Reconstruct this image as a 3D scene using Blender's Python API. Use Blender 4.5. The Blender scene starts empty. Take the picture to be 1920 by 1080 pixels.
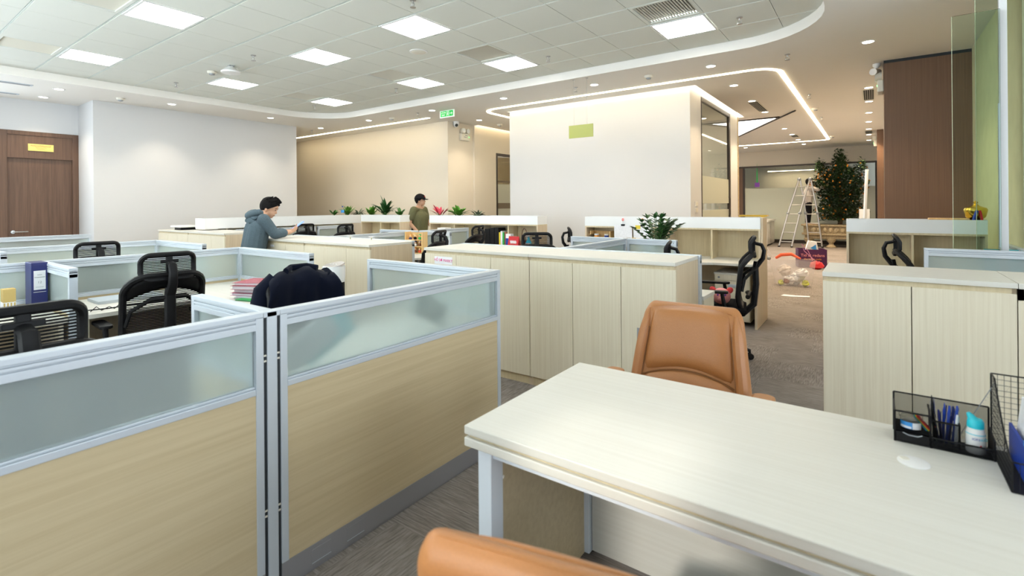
import bpy, bmesh, math, random
from mathutils import Vector, Matrix, geometry
random.seed(7)
PI = math.pi
scn = bpy.context.scene
col = scn.collection

# ------------------------------------------------------------------ camera, world, sun, exposure
EYE = 1.42
yaw, roll = 0.6259, -0.008
cam = bpy.data.cameras.new('camera'); cam_o = bpy.data.objects.new('camera', cam); col.objects.link(cam_o)
cam.sensor_width = 36; cam.lens = 936.68 / 1920 * 36; cam.shift_y = -(540 - 384.24) / 1920
cam.clip_start = 0.05; cam.clip_end = 100
F_ = Vector((-math.sin(yaw), math.cos(yaw), 0)); R_ = Vector((math.cos(yaw), math.sin(yaw), 0)); U_ = Vector((0, 0, 1))
r3 = R_ * math.cos(roll) + U_ * math.sin(roll); u3 = -R_ * math.sin(roll) + U_ * math.cos(roll)
cam_o.matrix_world = Matrix(((r3.x, u3.x, -F_.x, 0), (r3.y, u3.y, -F_.y, 0), (r3.z, u3.z, -F_.z, EYE), (0, 0, 0, 1)))
cam.dof.use_dof = True; cam.dof.focus_distance = 4.5; cam.dof.aperture_fstop = 3.2
scn.camera = cam_o

world = bpy.data.worlds.new('world'); scn.world = world; world.use_nodes = True
wb = world.node_tree.nodes['Background']; wb.inputs[0].default_value = (0.72, 0.86, 1.0, 1); wb.inputs[1].default_value = 2.0

def light(name, kind, loc, energy, color, **kw):
    l = bpy.data.lights.new(name, kind); l.energy = energy; l.color = color
    o = bpy.data.objects.new(name, l); col.objects.link(o); o.location = loc
    for k, v in kw.items():
        if k == 'rot': o.rotation_euler = v
        else: setattr(l, k, v)
    return o
# low sun through the gap beside the added blind of the back window (light travels along +Y, about 33 degrees down)
sun = light('sun', 'SUN', (0, -6, 6), 1.1, (1.0, 0.95, 0.86), angle=math.radians(2.2))
sun.rotation_euler = (math.radians(90 - 31.8), 0, 0)
# daylight outside the side and back windows (the windows' own light)
light('daylight_side_window', 'AREA', (-11.95, -0.5, 1.75), 110, (0.78, 0.9, 1.0), shape='RECTANGLE', size=2.5, size_y=3.4, rot=(0, -PI / 2, 0))
light('daylight_back_window', 'AREA', (-4.3, -2.75, 1.8), 380, (0.84, 0.94, 1.0), shape='RECTANGLE', size=6.4, size_y=2.4, rot=(PI / 2, 0, 0))
light('fill_light_right', 'AREA', (4.3, 1.5, 1.7), 42, (1.0, .98, .92), shape='RECTANGLE', size=2.4, size_y=6.0, rot=(0, PI / 2, 0))  # added fill from an unseen source, brightens the foreground partition boards

vs = scn.view_settings
vs.view_transform = 'Standard'; vs.look = 'None'; vs.gamma = 1; vs.use_curve_mapping = False; vs.exposure = 0.8
try:
    scn.cycles.use_denoising = True; scn.cycles.max_bounces = 7; scn.cycles.diffuse_bounces = 4
    scn.cycles.transparent_max_bounces = 12; scn.cycles.caustics_reflective = False; scn.cycles.caustics_refractive = False
    scn.cycles.sample_clamp_indirect = 6
except Exception: pass

# ------------------------------------------------------------------ materials
M = {}
def sin_(n, *names):
    for k in names:
        if k in n.inputs: return n.inputs[k]
def mat(name, c, rough=0.5, metal=0.0, emit=None, es=0, trans=0, ior=1.45, alpha=1, spec=None, bump=0, bscale=80, var=0, coat=0, sheen=0):
    m = bpy.data.materials.new(name); m.use_nodes = True; nt = m.node_tree; b = nt.nodes['Principled BSDF']
    b.inputs['Base Color'].default_value = (*c, 1); b.inputs['Roughness'].default_value = rough; b.inputs['Metallic'].default_value = metal
    if spec is not None: b.inputs['Specular IOR Level'].default_value = spec
    if trans: b.inputs['Transmission Weight'].default_value = trans; b.inputs['IOR'].default_value = ior
    if alpha < 1: b.inputs['Alpha'].default_value = alpha
    if coat: b.inputs['Coat Weight'].default_value = coat
    if sheen: b.inputs['Sheen Weight'].default_value = sheen
    if emit: b.inputs['Emission Color'].default_value = (*emit, 1); b.inputs['Emission Strength'].default_value = es
    if bump or var:
        tc = nt.nodes.new('ShaderNodeTexCoord'); nz = nt.nodes.new('ShaderNodeTexNoise'); nz.inputs['Scale'].default_value = bscale; nz.inputs['Detail'].default_value = 3
        nt.links.new(tc.outputs['Object'], nz.inputs['Vector'])
        if bump:
            bp = nt.nodes.new('ShaderNodeBump'); bp.inputs['Strength'].default_value = bump; bp.inputs['Distance'].default_value = 0.01
            nt.links.new(nz.outputs['Fac'], bp.inputs['Height']); nt.links.new(bp.outputs['Normal'], b.inputs['Normal'])
        if var:
            rp = nt.nodes.new('ShaderNodeValToRGB'); e = rp.color_ramp.elements
            e[0].position = .3; e[1].position = .7
            e[0].color = (*[x * (1 - var) for x in c], 1); e[1].color = (*[min(1, x * (1 + var)) for x in c], 1)
            nt.links.new(nz.outputs['Fac'], rp.inputs['Fac']); nt.links.new(rp.outputs['Color'], b.inputs['Base Color'])
    M[name] = m; return m
def wood(name, c, c2, scale, rough=0.45, streak=0.0):
    """laminate: noise stretched along the grain; scale = object-space frequency per axis"""
    m = bpy.data.materials.new(name); m.use_nodes = True; nt = m.node_tree; b = nt.nodes['Principled BSDF']; b.inputs['Roughness'].default_value = rough
    tc = nt.nodes.new('ShaderNodeTexCoord'); mp = nt.nodes.new('ShaderNodeMapping'); mp.inputs['Scale'].default_value = scale
    nt.links.new(tc.outputs['Object'], mp.inputs['Vector'])
    n1 = nt.nodes.new('ShaderNodeTexNoise'); n1.inputs['Scale'].default_value = 1; n1.inputs['Detail'].default_value = 6; n1.inputs['Roughness'].default_value = .65; n1.inputs['Distortion'].default_value = .3
    nt.links.new(mp.outputs['Vector'], n1.inputs['Vector'])
    rp = nt.nodes.new('ShaderNodeValToRGB'); e = rp.color_ramp.elements
    e[0].position = .33; e[0].color = (*c2, 1); e[1].position = .62; e[1].color = (*c, 1)
    if streak:
        k = e.new(.74); k.color = (*[min(1, x * (1 + streak)) for x in c], 1); k2 = e.new(.70); k2.color = (*c, 1)
    nt.links.new(n1.outputs['Fac'], rp.inputs['Fac']); nt.links.new(rp.outputs['Color'], b.inputs['Base Color'])
    bp = nt.nodes.new('ShaderNodeBump'); bp.inputs['Strength'].default_value = .04; bp.inputs['Distance'].default_value = .003
    nt.links.new(n1.outputs['Fac'], bp.inputs['Height']); nt.links.new(bp.outputs['Normal'], b.inputs['Normal'])
    M[name] = m; return m
def mesh_fabric(name, c, freq, axis='Z', cover=.55, freq2=None):
    """woven net: real holes between threads (alpha), procedural"""
    m = bpy.data.materials.new(name); m.use_nodes = True; nt = m.node_tree; b = nt.nodes['Principled BSDF']
    b.inputs['Base Color'].default_value = (*c, 1); b.inputs['Roughness'].default_value = .6; b.inputs['Specular IOR Level'].default_value = .2
    tc = nt.nodes.new('ShaderNodeTexCoord'); sp = nt.nodes.new('ShaderNodeSeparateXYZ'); nt.links.new(tc.outputs['Object'], sp.inputs[0])
    def band(ax, f):
        a = nt.nodes.new('ShaderNodeMath'); a.operation = 'MULTIPLY'; a.inputs[1].default_value = f; nt.links.new(sp.outputs[ax], a.inputs[0])
        g = nt.nodes.new('ShaderNodeMath'); g.operation = 'FRACT'; nt.links.new(a.outputs[0], g.inputs[0])
        t = nt.nodes.new('ShaderNodeMath'); t.operation = 'LESS_THAN'; t.inputs[1].default_value = cover; nt.links.new(g.outputs[0], t.inputs[0]); return t
    t = band(axis, freq); out = t.outputs[0]
    if freq2:
        t2 = band(freq2[0], freq2[1]); mx = nt.nodes.new('ShaderNodeMath'); mx.operation = 'MAXIMUM'
        nt.links.new(t.outputs[0], mx.inputs[0]); nt.links.new(t2.outputs[0], mx.inputs[1]); out = mx.outputs[0]
    nt.links.new(out, b.inputs['Alpha']); M[name] = m; return m

WL, WL2 = (.76, .70, .545), (.69, .62, .465)
wood('wood_v', WL, WL2, (75, 75, 1.2), streak=.08)            # pale oak laminate, vertical grain
wood('wood_x', (.70, .685, .62), (.655, .635, .565), (1.2, 75, 75), rough=.4, streak=.1)  # table tops, grain along X
wood('wood_inner', (.68, .58, .38), (.60, .50, .31), (50, 50, 2), streak=.08)
wood('wood_end', (.67, .56, .40), (.585, .475, .325), (55, 55, 1.6))  # same laminate made browner: weaker light on end faces put into the colour
wood('wood_board', (.64, .53, .335), (.56, .45, .27), (1.1, 42, 42), streak=.16)   # partition lower boards, horizontal grain; same laminate, dim light put into the colour
wood('wood_pine', (.78, .54, .25), (.66, .42, .17), (40, 40, 3))
wood('wood_door', (.155, .085, .052), (.10, .054, .033), (38, 38, 1.3), rough=.4)
wood('wood_pillar', (.17, .093, .052), (.115, .06, .034), (170, 170, .8), rough=.5)
mat('alu', (.60, .66, .72), .36, .25)
mat('alu_dark', (.30, .32, .34), .4, .5)
mat('skirt', (.33, .33, .35), .45, .3)
mat('gap', (.02, .025, .03), .7)
mat('white_wall', (.64, .645, .65), .8, bump=.03, bscale=140)
mat('wall_beige', (.76, .69, .575), .8, bump=.03, bscale=140)
mat('wall_warm', (.70, .64, .54), .8)
mat('wall_olive', (.62, .57, .36), .8, var=.05, bscale=6)
mat('soffit', (.86, .83, .775), .85)
mat('tile', (.73, .745, .68), .75, bump=.05, bscale=400)
mat('rail', (.80, .86, .82), .5, .2)
mat('dark_void', (.04, .045, .04), .9)
mat('white_gloss', (.84, .86, .86), .25)
mat('white_plastic', (.82, .82, .80), .4)
mat('cream_plastic', (.75, .72, .62), .45)
mat('black_plastic', (.007, .007, .008), .5, spec=.25)
mat('black_fabric', (.006, .006, .007), .9, spec=.1, bump=.2, bscale=500)
mat('navy', (.004, .006, .016), .9, spec=.1, sheen=.06, bump=.25, bscale=300)
mat('chrome', (.75, .75, .76), .15, 1)
mat('steel_white', (.74, .80, .86), .4)
mat('brushed', (.48, .47, .46), .35, .85)
mat('leather', (.41, .172, .055), .42, bump=.12, bscale=260, var=.05)
mat('leather_dark', (.21, .09, .03), .5)
mat('led', (1, 1, 1), .5, emit=(1.0, .985, .95), es=11)
mat('led_warm', (1, 1, 1), .5, emit=(1.0, .83, .55), es=13)
mat('led_cove', (1, 1, 1), .5, emit=(1.0, .78, .45), es=8)
mat('lamp_disc', (1, 1, 1), .5, emit=(1.0, .93, .80), es=14)
mat('tri_panel', (1, 1, 1), .5, emit=(1.0, .95, .88), es=4)
mat('skin', (.60, .36, .235), .55); mat('skin_dark', (.50, .29, .185), .55)
mat('hair', (.006, .005, .005), .75, spec=.15, bump=.4, bscale=160)
mat('hoodie', (.075, .112, .135), .9, bump=.25, bscale=90, var=.12)
mat('jeans', (.05, .06, .09), .9); mat('olive', (.125, .125, .058), .9, bump=.2, bscale=40, var=.08); mat('black_cloth', (.010, .010, .012), .9, spec=.15)
mat('white_shirt', (.72, .66, .62), .9)
mat('paper', (.82, .83, .86), .8); mat('paper_lines', (.82, .83, .86), .8, var=.06, bscale=70)
mat('red', (.55, .012, .02), .5); mat('red_clear', (.62, .10, .14), .25, alpha=.72); mat('pink_clear', (.80, .36, .55), .25, alpha=.7)
mat('magenta', (.75, .05, .28), .6); mat('green_plastic', (.03, .42, .10), .5); mat('yellow', (.78, .62, .05), .5); mat('lime', (.70, .75, .04), .6)
mat('blue', (.012, .05, .36), .45); mat('blue_light', (.05, .30, .72), .4); mat('blue_screen', (.12, .22, .70), .3, emit=(.25, .40, 1), es=.6); mat('navy_binder', (.008, .014, .12), .4)
mat('teal', (.02, .55, .66), .35); mat('cyan_liquid', (.02, .45, .65), .2); mat('purple', (.24, .06, .46), .5); mat('purple_dark', (.055, .004, .06), .5)
mat('gold', (.78, .56, .10), .22, 1); mat('gold_plate', (.82, .66, .20), .35, .4); mat('kraft', (.55, .40, .14), .7); mat('wicker', (.10, .030, .014), .7, bump=.5, bscale=200)
mat('leaf', (.045, .17, .022), .45, var=.4, bscale=25); mat('leaf_bright', (.10, .28, .03), .45, var=.3, bscale=25); mat('leaf_dark', (.018, .085, .018), .4, var=.3, bscale=25)
mat('leaf_red', (.52, .03, .07), .5, var=.35, bscale=30); mat('leaf_grey', (.10, .14, .09), .5, var=.7, bscale=60)
mat('leaf_tree', (.022, .055, .012), .5, var=.5, bscale=4); mat('fruit', (.80, .27, .02), .4); mat('bark', (.16, .10, .06), .8); mat('soil', (.04, .025, .015), .9)
mat('stone', (.45, .36, .22), .8, bump=.5, bscale=30, var=.25)
mat('orange_bag', (.85, .12, .04), .5); mat('pig_pink', (.85, .34, .33), .9); mat('pig_red', (.78, .07, .07), .9); mat('figure_skin', (.85, .55, .35), .5); mat('brown_toy', (.25, .09, .04), .5); mat('orange_toy', (.80, .32, .04), .5)
mat('exit_green', (.0, .45, .06), .4, emit=(.0, .55, .07), es=.25); mat('exit_white', (.9, .95, .9), .4, emit=(.8, .95, .85), es=.15)
mat('acrylic_green', (.38, .40, .10), .25); mat('led_green', (.1, .9, .2), .4, emit=(.1, 1, .2), es=4)
mat('clear', (.95, .97, .97), .04, trans=1, ior=1.05, alpha=.45)
mat('bag_clear', (.90, .84, .84), .15, alpha=.26)
mat('glass_green', (.80, .95, .88), .03, trans=1, ior=1.06)
mat('glass_clear', (.93, .97, .94), .02, trans=1, ior=1.2)
mat('frost_film', (.78, .80, .66), .6, alpha=.62)
mat('glass_edge', (.70, .80, .55), .2)
mat('marble', (.72, .70, .67), .25, var=.18, bscale=3)
mat('dark_frame', (.045, .035, .03), .4, .4); mat('brown_band', (.18, .14, .09), .5)
mesh_fabric('chair_net', (.006, .006, .007), 95, 'Z', .62)
mesh_fabric('wire_net', (.008, .008, .009), 420, 'Z', .26, ('X', 420))
def frosted():
    m = bpy.data.materials.new('frosted'); m.use_nodes = True; nt = m.node_tree; b = nt.nodes['Principled BSDF']
    b.inputs['Base Color'].default_value = (.84, .97, .955, 1); b.inputs['Roughness'].default_value = .34; b.inputs['Transmission Weight'].default_value = .68
    b.inputs['IOR'].default_value = 1.25
    tc = nt.nodes.new('ShaderNodeTexCoord'); nz = nt.nodes.new('ShaderNodeTexNoise'); nz.inputs['Scale'].default_value = 700
    bp = nt.nodes.new('ShaderNodeBump'); bp.inputs['Strength'].default_value = .08; bp.inputs['Distance'].default_value = .002
    nt.links.new(tc.outputs['Object'], nz.inputs['Vector']); nt.links.new(nz.outputs['Fac'], bp.inputs['Height']); nt.links.new(bp.outputs['Normal'], b.inputs['Normal'])
    M['frosted'] = m
frosted()
def carpet():
    m = bpy.data.materials.new('carpet'); m.use_nodes = True; nt = m.node_tree; b = nt.nodes['Principled BSDF']; b.inputs['Roughness'].default_value = .95
    b.inputs['Specular IOR Level'].default_value = .1
    tc = nt.nodes.new('ShaderNodeTexCoord')
    br = nt.nodes.new('ShaderNodeTexBrick'); br.offset = .5; br.inputs['Scale'].default_value = 1; br.inputs['Mortar Size'].default_value = 0; br.inputs['Brick Width'].default_value = .5; br.inputs['Row Height'].default_value = .5
    br.inputs['Color1'].default_value = (.25, .25, .25, 1); br.inputs['Color2'].default_value = (.8, .8, .8, 1); nt.links.new(tc.outputs['Object'], br.inputs['Vector'])
    def stripes(scale):
        mp = nt.nodes.new('ShaderNodeMapping'); mp.inputs['Scale'].default_value = scale; nt.links.new(tc.outputs['Object'], mp.inputs['Vector'])
        n = nt.nodes.new('ShaderNodeTexNoise'); n.inputs['Scale'].default_value = 1; n.inputs['Detail'].default_value = 4; n.inputs['Roughness'].default_value = .7; nt.links.new(mp.outputs['Vector'], n.inputs['Vector']); return n
    a, c = stripes((7, 130, 1)), stripes((110, 9, 1)); big = stripes((1.6, 1.6, 1))
    gt = nt.nodes.new('ShaderNodeMath'); gt.operation = 'GREATER_THAN'; gt.inputs[1].default_value = .5; nt.links.new(br.outputs['Color'], gt.inputs[0])
    mx = nt.nodes.new('ShaderNodeMixRGB'); nt.links.new(gt.outputs[0], mx.inputs[0]); nt.links.new(a.outputs['Fac'], mx.inputs[1]); nt.links.new(c.outputs['Fac'], mx.inputs[2])
    ad = nt.nodes.new('ShaderNodeMixRGB'); ad.inputs[0].default_value = .28; nt.links.new(mx.outputs[0], ad.inputs[1]); nt.links.new(big.outputs['Fac'], ad.inputs[2])
    rp = nt.nodes.new('ShaderNodeValToRGB'); e = rp.color_ramp.elements; e[0].position = .36; e[0].color = (.15, .128, .112, 1); e[1].position = .66; e[1].color = (.36, .325, .30, 1)
    nt.links.new(ad.outputs[0], rp.inputs['Fac']); nt.links.new(rp.outputs['Color'], b.inputs['Base Color'])
    bp = nt.nodes.new('ShaderNodeBump'); bp.inputs['Strength'].default_value = .4; bp.inputs['Distance'].default_value = .006; nt.links.new(mx.outputs[0], bp.inputs['Height']); nt.links.new(bp.outputs['Normal'], b.inputs['Normal'])
    M['carpet'] = m
carpet()

# ------------------------------------------------------------------ mesh helpers
class MB:
    def __init__(s): s.v = []; s.f = []
    def add(s, vs, fs):
        o = len(s.v); s.v += [tuple(p) for p in vs]; s.f += [tuple(i + o for i in f) for f in fs]; return s
    def box(s, x0, y0, z0, x1, y1, z1, T=None):
        x0, x1 = min(x0, x1), max(x0, x1); y0, y1 = min(y0, y1), max(y0, y1); z0, z1 = min(z0, z1), max(z0, z1)
        vs = [Vector(p) for p in ((x0, y0, z0), (x1, y0, z0), (x1, y1, z0), (x0, y1, z0), (x0, y0, z1), (x1, y0, z1), (x1, y1, z1), (x0, y1, z1))]
        if T is not None: vs = [T @ p for p in vs]
        return s.add(vs, ((0, 3, 2, 1), (4, 5, 6, 7), (0, 1, 5, 4), (1, 2, 6, 5), (2, 3, 7, 6), (3, 0, 4, 7)))
    def tube(s, pts, r, n=8, closed=False, cap=True, sx=1.0):
        pts = [Vector(p) for p in pts]; m = len(pts); rs = r if isinstance(r, (list, tuple)) else [r] * m
        rings = []; up = None
        for i, p in enumerate(pts):
            a = pts[(i - 1) % m] if (closed or i > 0) else p; b = pts[(i + 1) % m] if (closed or i < m - 1) else p
            t = (b - a).normalized()
            if up is None: up = Vector((0, 0, 1)) if abs(t.z) < .9 else Vector((0, 1, 0))
            x = t.cross(up)
            if x.length < 1e-4: x = t.cross(Vector((1, .3, .2)))
            x.normalize(); y = x.cross(t).normalized(); up = y
            rings.append([p + (x * math.cos(2 * PI * k / n) * sx + y * math.sin(2 * PI * k / n)) * rs[i] for k in range(n)])
        vs = [q for g in rings for q in g]; fs = []
        for i in range(m if closed else m - 1):
            j = (i + 1) % m
            for k in range(n): fs.append((i * n + k, i * n + (k + 1) % n, j * n + (k + 1) % n, j * n + k))
        if cap and not closed: fs += [tuple(range(n))[::-1], tuple((m - 1) * n + k for k in range(n))]
        return s.add(vs, fs)
    def cyl(s, p0, p1, r0, r1=None, n=16): return s.tube([p0, p1], [r0, r0 if r1 is None else r1], n)
    def lathe(s, prof, c=(0, 0, 0), n=20, T=None):
        vs = []; fs = []; m = len(prof)
        for r, z in prof:
            for k in range(n): vs.append(Vector((c[0] + r * math.cos(2 * PI * k / n), c[1] + r * math.sin(2 * PI * k / n), c[2] + z)))
        for i in range(m - 1):
            for k in range(n): fs.append((i * n + k, i * n + (k + 1) % n, (i + 1) * n + (k + 1) % n, (i + 1) * n + k))
        fs += [tuple(range(n))[::-1], tuple((m - 1) * n + k for k in range(n))]
        if T is not None: vs = [T @ p for p in vs]
        return s.add(vs, fs)
    def ball(s, c, r, n=12, m=8, T=None):
        rx, ry, rz = (r, r, r) if not isinstance(r, (tuple, list)) else r
        vs = []; fs = []
        for i in range(m + 1):
            a = -PI / 2 + PI * i / m
            for k in range(n): vs.append(Vector((c[0] + rx * max(.01, math.cos(a)) * math.cos(2 * PI * k / n), c[1] + ry * max(.01, math.cos(a)) * math.sin(2 * PI * k / n), c[2] + rz * math.sin(a))))
        for i in range(m):
            for k in range(n): fs.append((i * n + k, i * n + (k + 1) % n, (i + 1) * n + (k + 1) % n, (i + 1) * n + k))
        fs += [tuple(range(n))[::-1], tuple(m * n + k for k in range(n))]
        if T is not None: vs = [T @ p for p in vs]
        return s.add(vs, fs)
    def prism(s, poly, z0, z1, T=None):
        """polygon in XY (counter-clockwise) pulled from z0 to z1"""
        n = len(poly); vs = [Vector((x, y, z0)) for x, y in poly] + [Vector((x, y, z1)) for x, y in poly]
        if T is not None: vs = [T @ p for p in vs]
        return s.add(vs, [tuple(range(n))[::-1], tuple(range(n, 2 * n))] + [(i, (i + 1) % n, n + (i + 1) % n, n + i) for i in range(n)])
    def grid(s, fn, nu, nv):
        vs = [fn(i / nu, j / nv) for j in range(nv + 1) for i in range(nu + 1)]
        return s.add(vs, [(j * (nu + 1) + i, j * (nu + 1) + i + 1, (j + 1) * (nu + 1) + i + 1, (j + 1) * (nu + 1) + i) for j in range(nv) for i in range(nu)])
    def mesh(s, name, m, smooth=False):
        me = bpy.data.meshes.new(name); me.from_pydata(s.v, [], s.f); me.validate(); me.update()
        bm = bmesh.new(); bm.from_mesh(me); bmesh.ops.recalc_face_normals(bm, faces=bm.faces); bm.to_mesh(me); bm.free()
        me.materials.append(M[m] if isinstance(m, str) else m)
        if smooth:
            for p in me.polygons: p.use_smooth = True
            try: me.set_sharp_from_angle(angle=math.radians(40))
            except Exception: pass
        return me
    def build(s, name, m, parent=None, smooth=False, bevel=0, solid=0, label=None, subd=0):
        o = bpy.data.objects.new(name, s.mesh(name, m, smooth)); col.objects.link(o)
        if parent is not None: o.parent = parent
        if solid: k = o.modifiers.new('s', 'SOLIDIFY'); k.thickness = solid; k.offset = 0
        if bevel: k = o.modifiers.new('b', 'BEVEL'); k.width = bevel; k.segments = 2; k.limit_method = 'ANGLE'
        if subd: k = o.modifiers.new('u', 'SUBSURF'); k.levels = subd; k.render_levels = subd
        if label: o['label'] = label
        return o
def tag(o, label, cat=None, group=None, kind=None):
    if label: o['label'] = label
    if cat: o['category'] = cat
    if group: o['group'] = group
    if kind: o['kind'] = kind
    return o
def thing(name, label, cat, loc=(0, 0, 0), rz=0, group=None):
    o = bpy.data.objects.new(name, None); o.empty_display_size = .1; col.objects.link(o); o.location = loc; o.rotation_euler = (0, 0, rz)
    if cat: o['kind'] = 'thing'
    return tag(o, label, cat, group)
def struct(name, mb, m, label=None, **kw):
    o = mb.build(name, m, **kw); o['kind'] = 'structure'
    if label: o['label'] = label
    return o
def copy_tree(root, loc, rz, label, group=None):
    r = root.copy(); col.objects.link(r); r.location = loc; r.rotation_euler = (0, 0, rz); r['label'] = label
    if group: r['group'] = group
    for ch in list(root.children):
        c = ch.copy(); col.objects.link(c); c.parent = r
        for g in list(ch.children):
            d = g.copy(); col.objects.link(d); d.parent = c
    return r
def text(body, size, m, parent, loc, rot, depth=.0006, name='lettering', align='CENTER'):
    cu = bpy.data.curves.new(name, 'FONT'); cu.body = body; cu.size = size; cu.extrude = depth; cu.align_x = align; cu.align_y = 'CENTER'; cu.resolution_u = 3
    tmp = bpy.data.objects.new('tmp', cu); col.objects.link(tmp)
    me = bpy.data.meshes.new_from_object(tmp.evaluated_get(bpy.context.evaluated_depsgraph_get())); bpy.data.objects.remove(tmp); me.materials.clear(); me.materials.append(M[m])
    o = bpy.data.objects.new(name, me); col.objects.link(o); o.parent = parent; o.location = loc; o.rotation_euler = rot; return o
def Tm(loc=(0, 0, 0), rx=0, ry=0, rz=0):
    return Matrix.Translation(loc) @ Matrix.Rotation(rz, 4, 'Z') @ Matrix.Rotation(ry, 4, 'Y') @ Matrix.Rotation(rx, 4, 'X')
def rrect(x0, y0, x1, y1, r, n=6):
    out = []
    for cx, cy, a0 in ((x1 - r, y1 - r, 0), (x0 + r, y1 - r, 90), (x0 + r, y0 + r, 180), (x1 - r, y0 + r, 270)):
        for k in range(n + 1):
            a = math.radians(a0 + 90 * k / n); out.append((cx + r * math.cos(a), cy + r * math.sin(a)))
    return out

# ------------------------------------------------------------------ the room
HC, HS = 3.395, 3.28
struct('floor', MB().box(-14.5, -2.6, -.1, 4.0, 21, 0), 'carpet', 'grey brown striped carpet tiles')
CX0, CX1, CY0, CY1 = -9.70, -.36, -2.0, 6.52            # the coffer
hole1 = rrect(CX0, CY0, CX1, CY1, .95, 10)
hole2 = rrect(-5.93, 8.05, -2.25, 11.75, .01, 1)
hole3 = rrect(-7.56, 8.95, -7.42, 13.0, .01, 1)
outer = [(-14.5, -2.6), (4.0, -2.6), (4.0, 21), (-14.5, 21)]
loops = [outer, hole1, hole2, hole3]
flat = [p for l in loops for p in l]
tris = geometry.tessellate_polygon([[Vector((x, y, 0)) for x, y in l] for l in loops])
mb = MB(); mb.add([(x, y, HS) for x, y in flat], [tuple(t) for t in tris])
ceiling = struct('ceiling', mb, 'soffit', 'plaster soffit around the tiled coffer')
def band(path, z0, z1):
    n = len(path); return MB().add([(x, y, z0) for x, y in path] + [(x, y, z1) for x, y in path], [(i, (i + 1) % n, n + (i + 1) % n, n + i) for i in range(n)])
band(hole1, HS, HC + .03).build('coffer_edge', 'soffit', ceiling, smooth=True)
MB().box(CX0 - .3, CY0 - .3, HC + .045, CX1 + .3, CY1 + .3, HC + .07).build('backing', 'rail', ceiling)
for h in (hole2, hole3):
    band(h, HS, HS + .02).build('cove_edge', 'soffit', ceiling)
    xs = [p[0] for p in h]; ys = [p[1] for p in h]
    MB().box(min(xs) - .3, min(ys) - .3, HS + .30, max(xs) + .3, max(ys) + .3, HS + .33).build('cove_top', 'wall_warm', ceiling)
    pth = rrect(min(xs) - .03, min(ys) - .03, max(xs) + .03, max(ys) + .03, .02, 1)
    st = MB().tube([(x, y, HS + .11) for x, y in pth], .015, 6, closed=True).build('cove_light_strip', 'led_cove')
    tag(st, 'warm hidden light strip in the ceiling slot round the white room' if h is hole2 else 'warm hidden light strip in the ceiling slot over the corridor wall', 'light strip', 'cove strips')
NX, NY = -5.006, 2.387                                  # grid node 0,0
LIGHTS = [(-1, 1), (-1, 5), (2, 1), (2, 5), (2, -2), (5, -2), (5, 1), (5, 5), (5, -6), (-1, -2), (2, -6), (-4, 1), (-4, 5), (-4, -2)]
VENTS = [(4, -2), (4, 1), (4, -6), (4, 5), (-2, 1), (-2, 5)]
tile_cache = {}
for k in range(-7, 7):
    for j in range(-8, 8):
        if (k, j) in LIGHTS or (k, j) in VENTS: continue
        x1 = min(CX1, NX - .6 * j) ; x0 = max(CX0, NX - .6 * (j + 1)); y0 = max(CY0, NY + .6 * k); y1 = min(CY1, NY + .6 * (k + 1))
        if x1 - x0 < .05 or y1 - y0 < .05: continue
        w, d = round(x1 - x0, 3), round(y1 - y0, 3)
        if (w, d) not in tile_cache:
            tile_cache[(w, d)] = MB().box(.003, .013, 0, w - .003, d - .013, .014).mesh('ceiling_tile', 'tile')
        o = bpy.data.objects.new('ceiling_tile', tile_cache[(w, d)]); col.objects.link(o); o.parent = ceiling; o.location = (x0, y0, HC)
for k in range(-6, 8):
    y = NY + .6 * k
    if CY0 < y < CY1:
        MB().box(CX0, y - .0125, HC + .008, CX1, y + .0125, HC + .02).build('ceiling_rail', 'rail', ceiling)
        MB().box(CX0, y - .0035, HC + .002, CX1, y + .0035, HC + .012).build('ceiling_rail', 'rail', ceiling)
# LED panels
lt_names = {(-1, 1): 'nearest the slatted vent at the top edge', (-1, 5): 'beside the grille near the left soffit', (2, 1): 'right of the ceiling projector mount', (2, 5): 'below the ceiling projector mount', (2, -2): 'large and alone left of the round speaker',
            (5, -2): 'beside the grey grille in the middle', (5, 1): 'beside the grille right of the round speaker', (5, 5): 'smallest, by the far left coffer corner', (5, -6): 'by the wide slatted vent at the right',
            (-1, -2): 'overhead in front of the camera, unseen and added for light', (2, -6): 'overhead above the tan chairs, unseen and added for light', (-4, 1): 'overhead left of the camera, unseen and added for light', (-4, 5): 'overhead far left of the camera, unseen and added for light', (-4, -2): 'overhead right behind the camera, unseen and added for light'}  # the overhead panels are out of view, added for their light
for (k, j) in LIGHTS:
    x1, x0, y0, y1 = NX - .6 * j, NX - .6 * (j + 1), NY + .6 * k, NY + .6 * (k + 1)
    t = thing('led_panel', 'square white ceiling light panel ' + lt_names[(k, j)], 'ceiling light', ((x0 + x1) / 2, (y0 + y1) / 2, HC), group='square ceiling light panels')
    fr = MB()
    for a in ((-.295, -.285, .295, -.262), (-.295, .262, .295, .285), (-.295, -.262, -.270, .262), (.270, -.262, .295, .262)): fr.box(a[0], a[1], -.004, a[2], a[3], .02)
    fr.build('frame', 'white_plastic', t); MB().box(-.270, -.262, 0, .270, .262, .012).build('diffuser', 'led', t)
vn = {(4, -2): 'grey louvred ceiling vent beside the middle light panel', (4, 1): 'grey louvred ceiling vent right of the round speaker', (4, -6): 'wide slatted ceiling vent at the top right', (4, 5): 'dark ceiling vent by the far left corner', (-2, 1): 'slatted ceiling vent cut by the top edge', (-2, 5): 'dark slatted ceiling vent at the left edge'}
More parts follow.
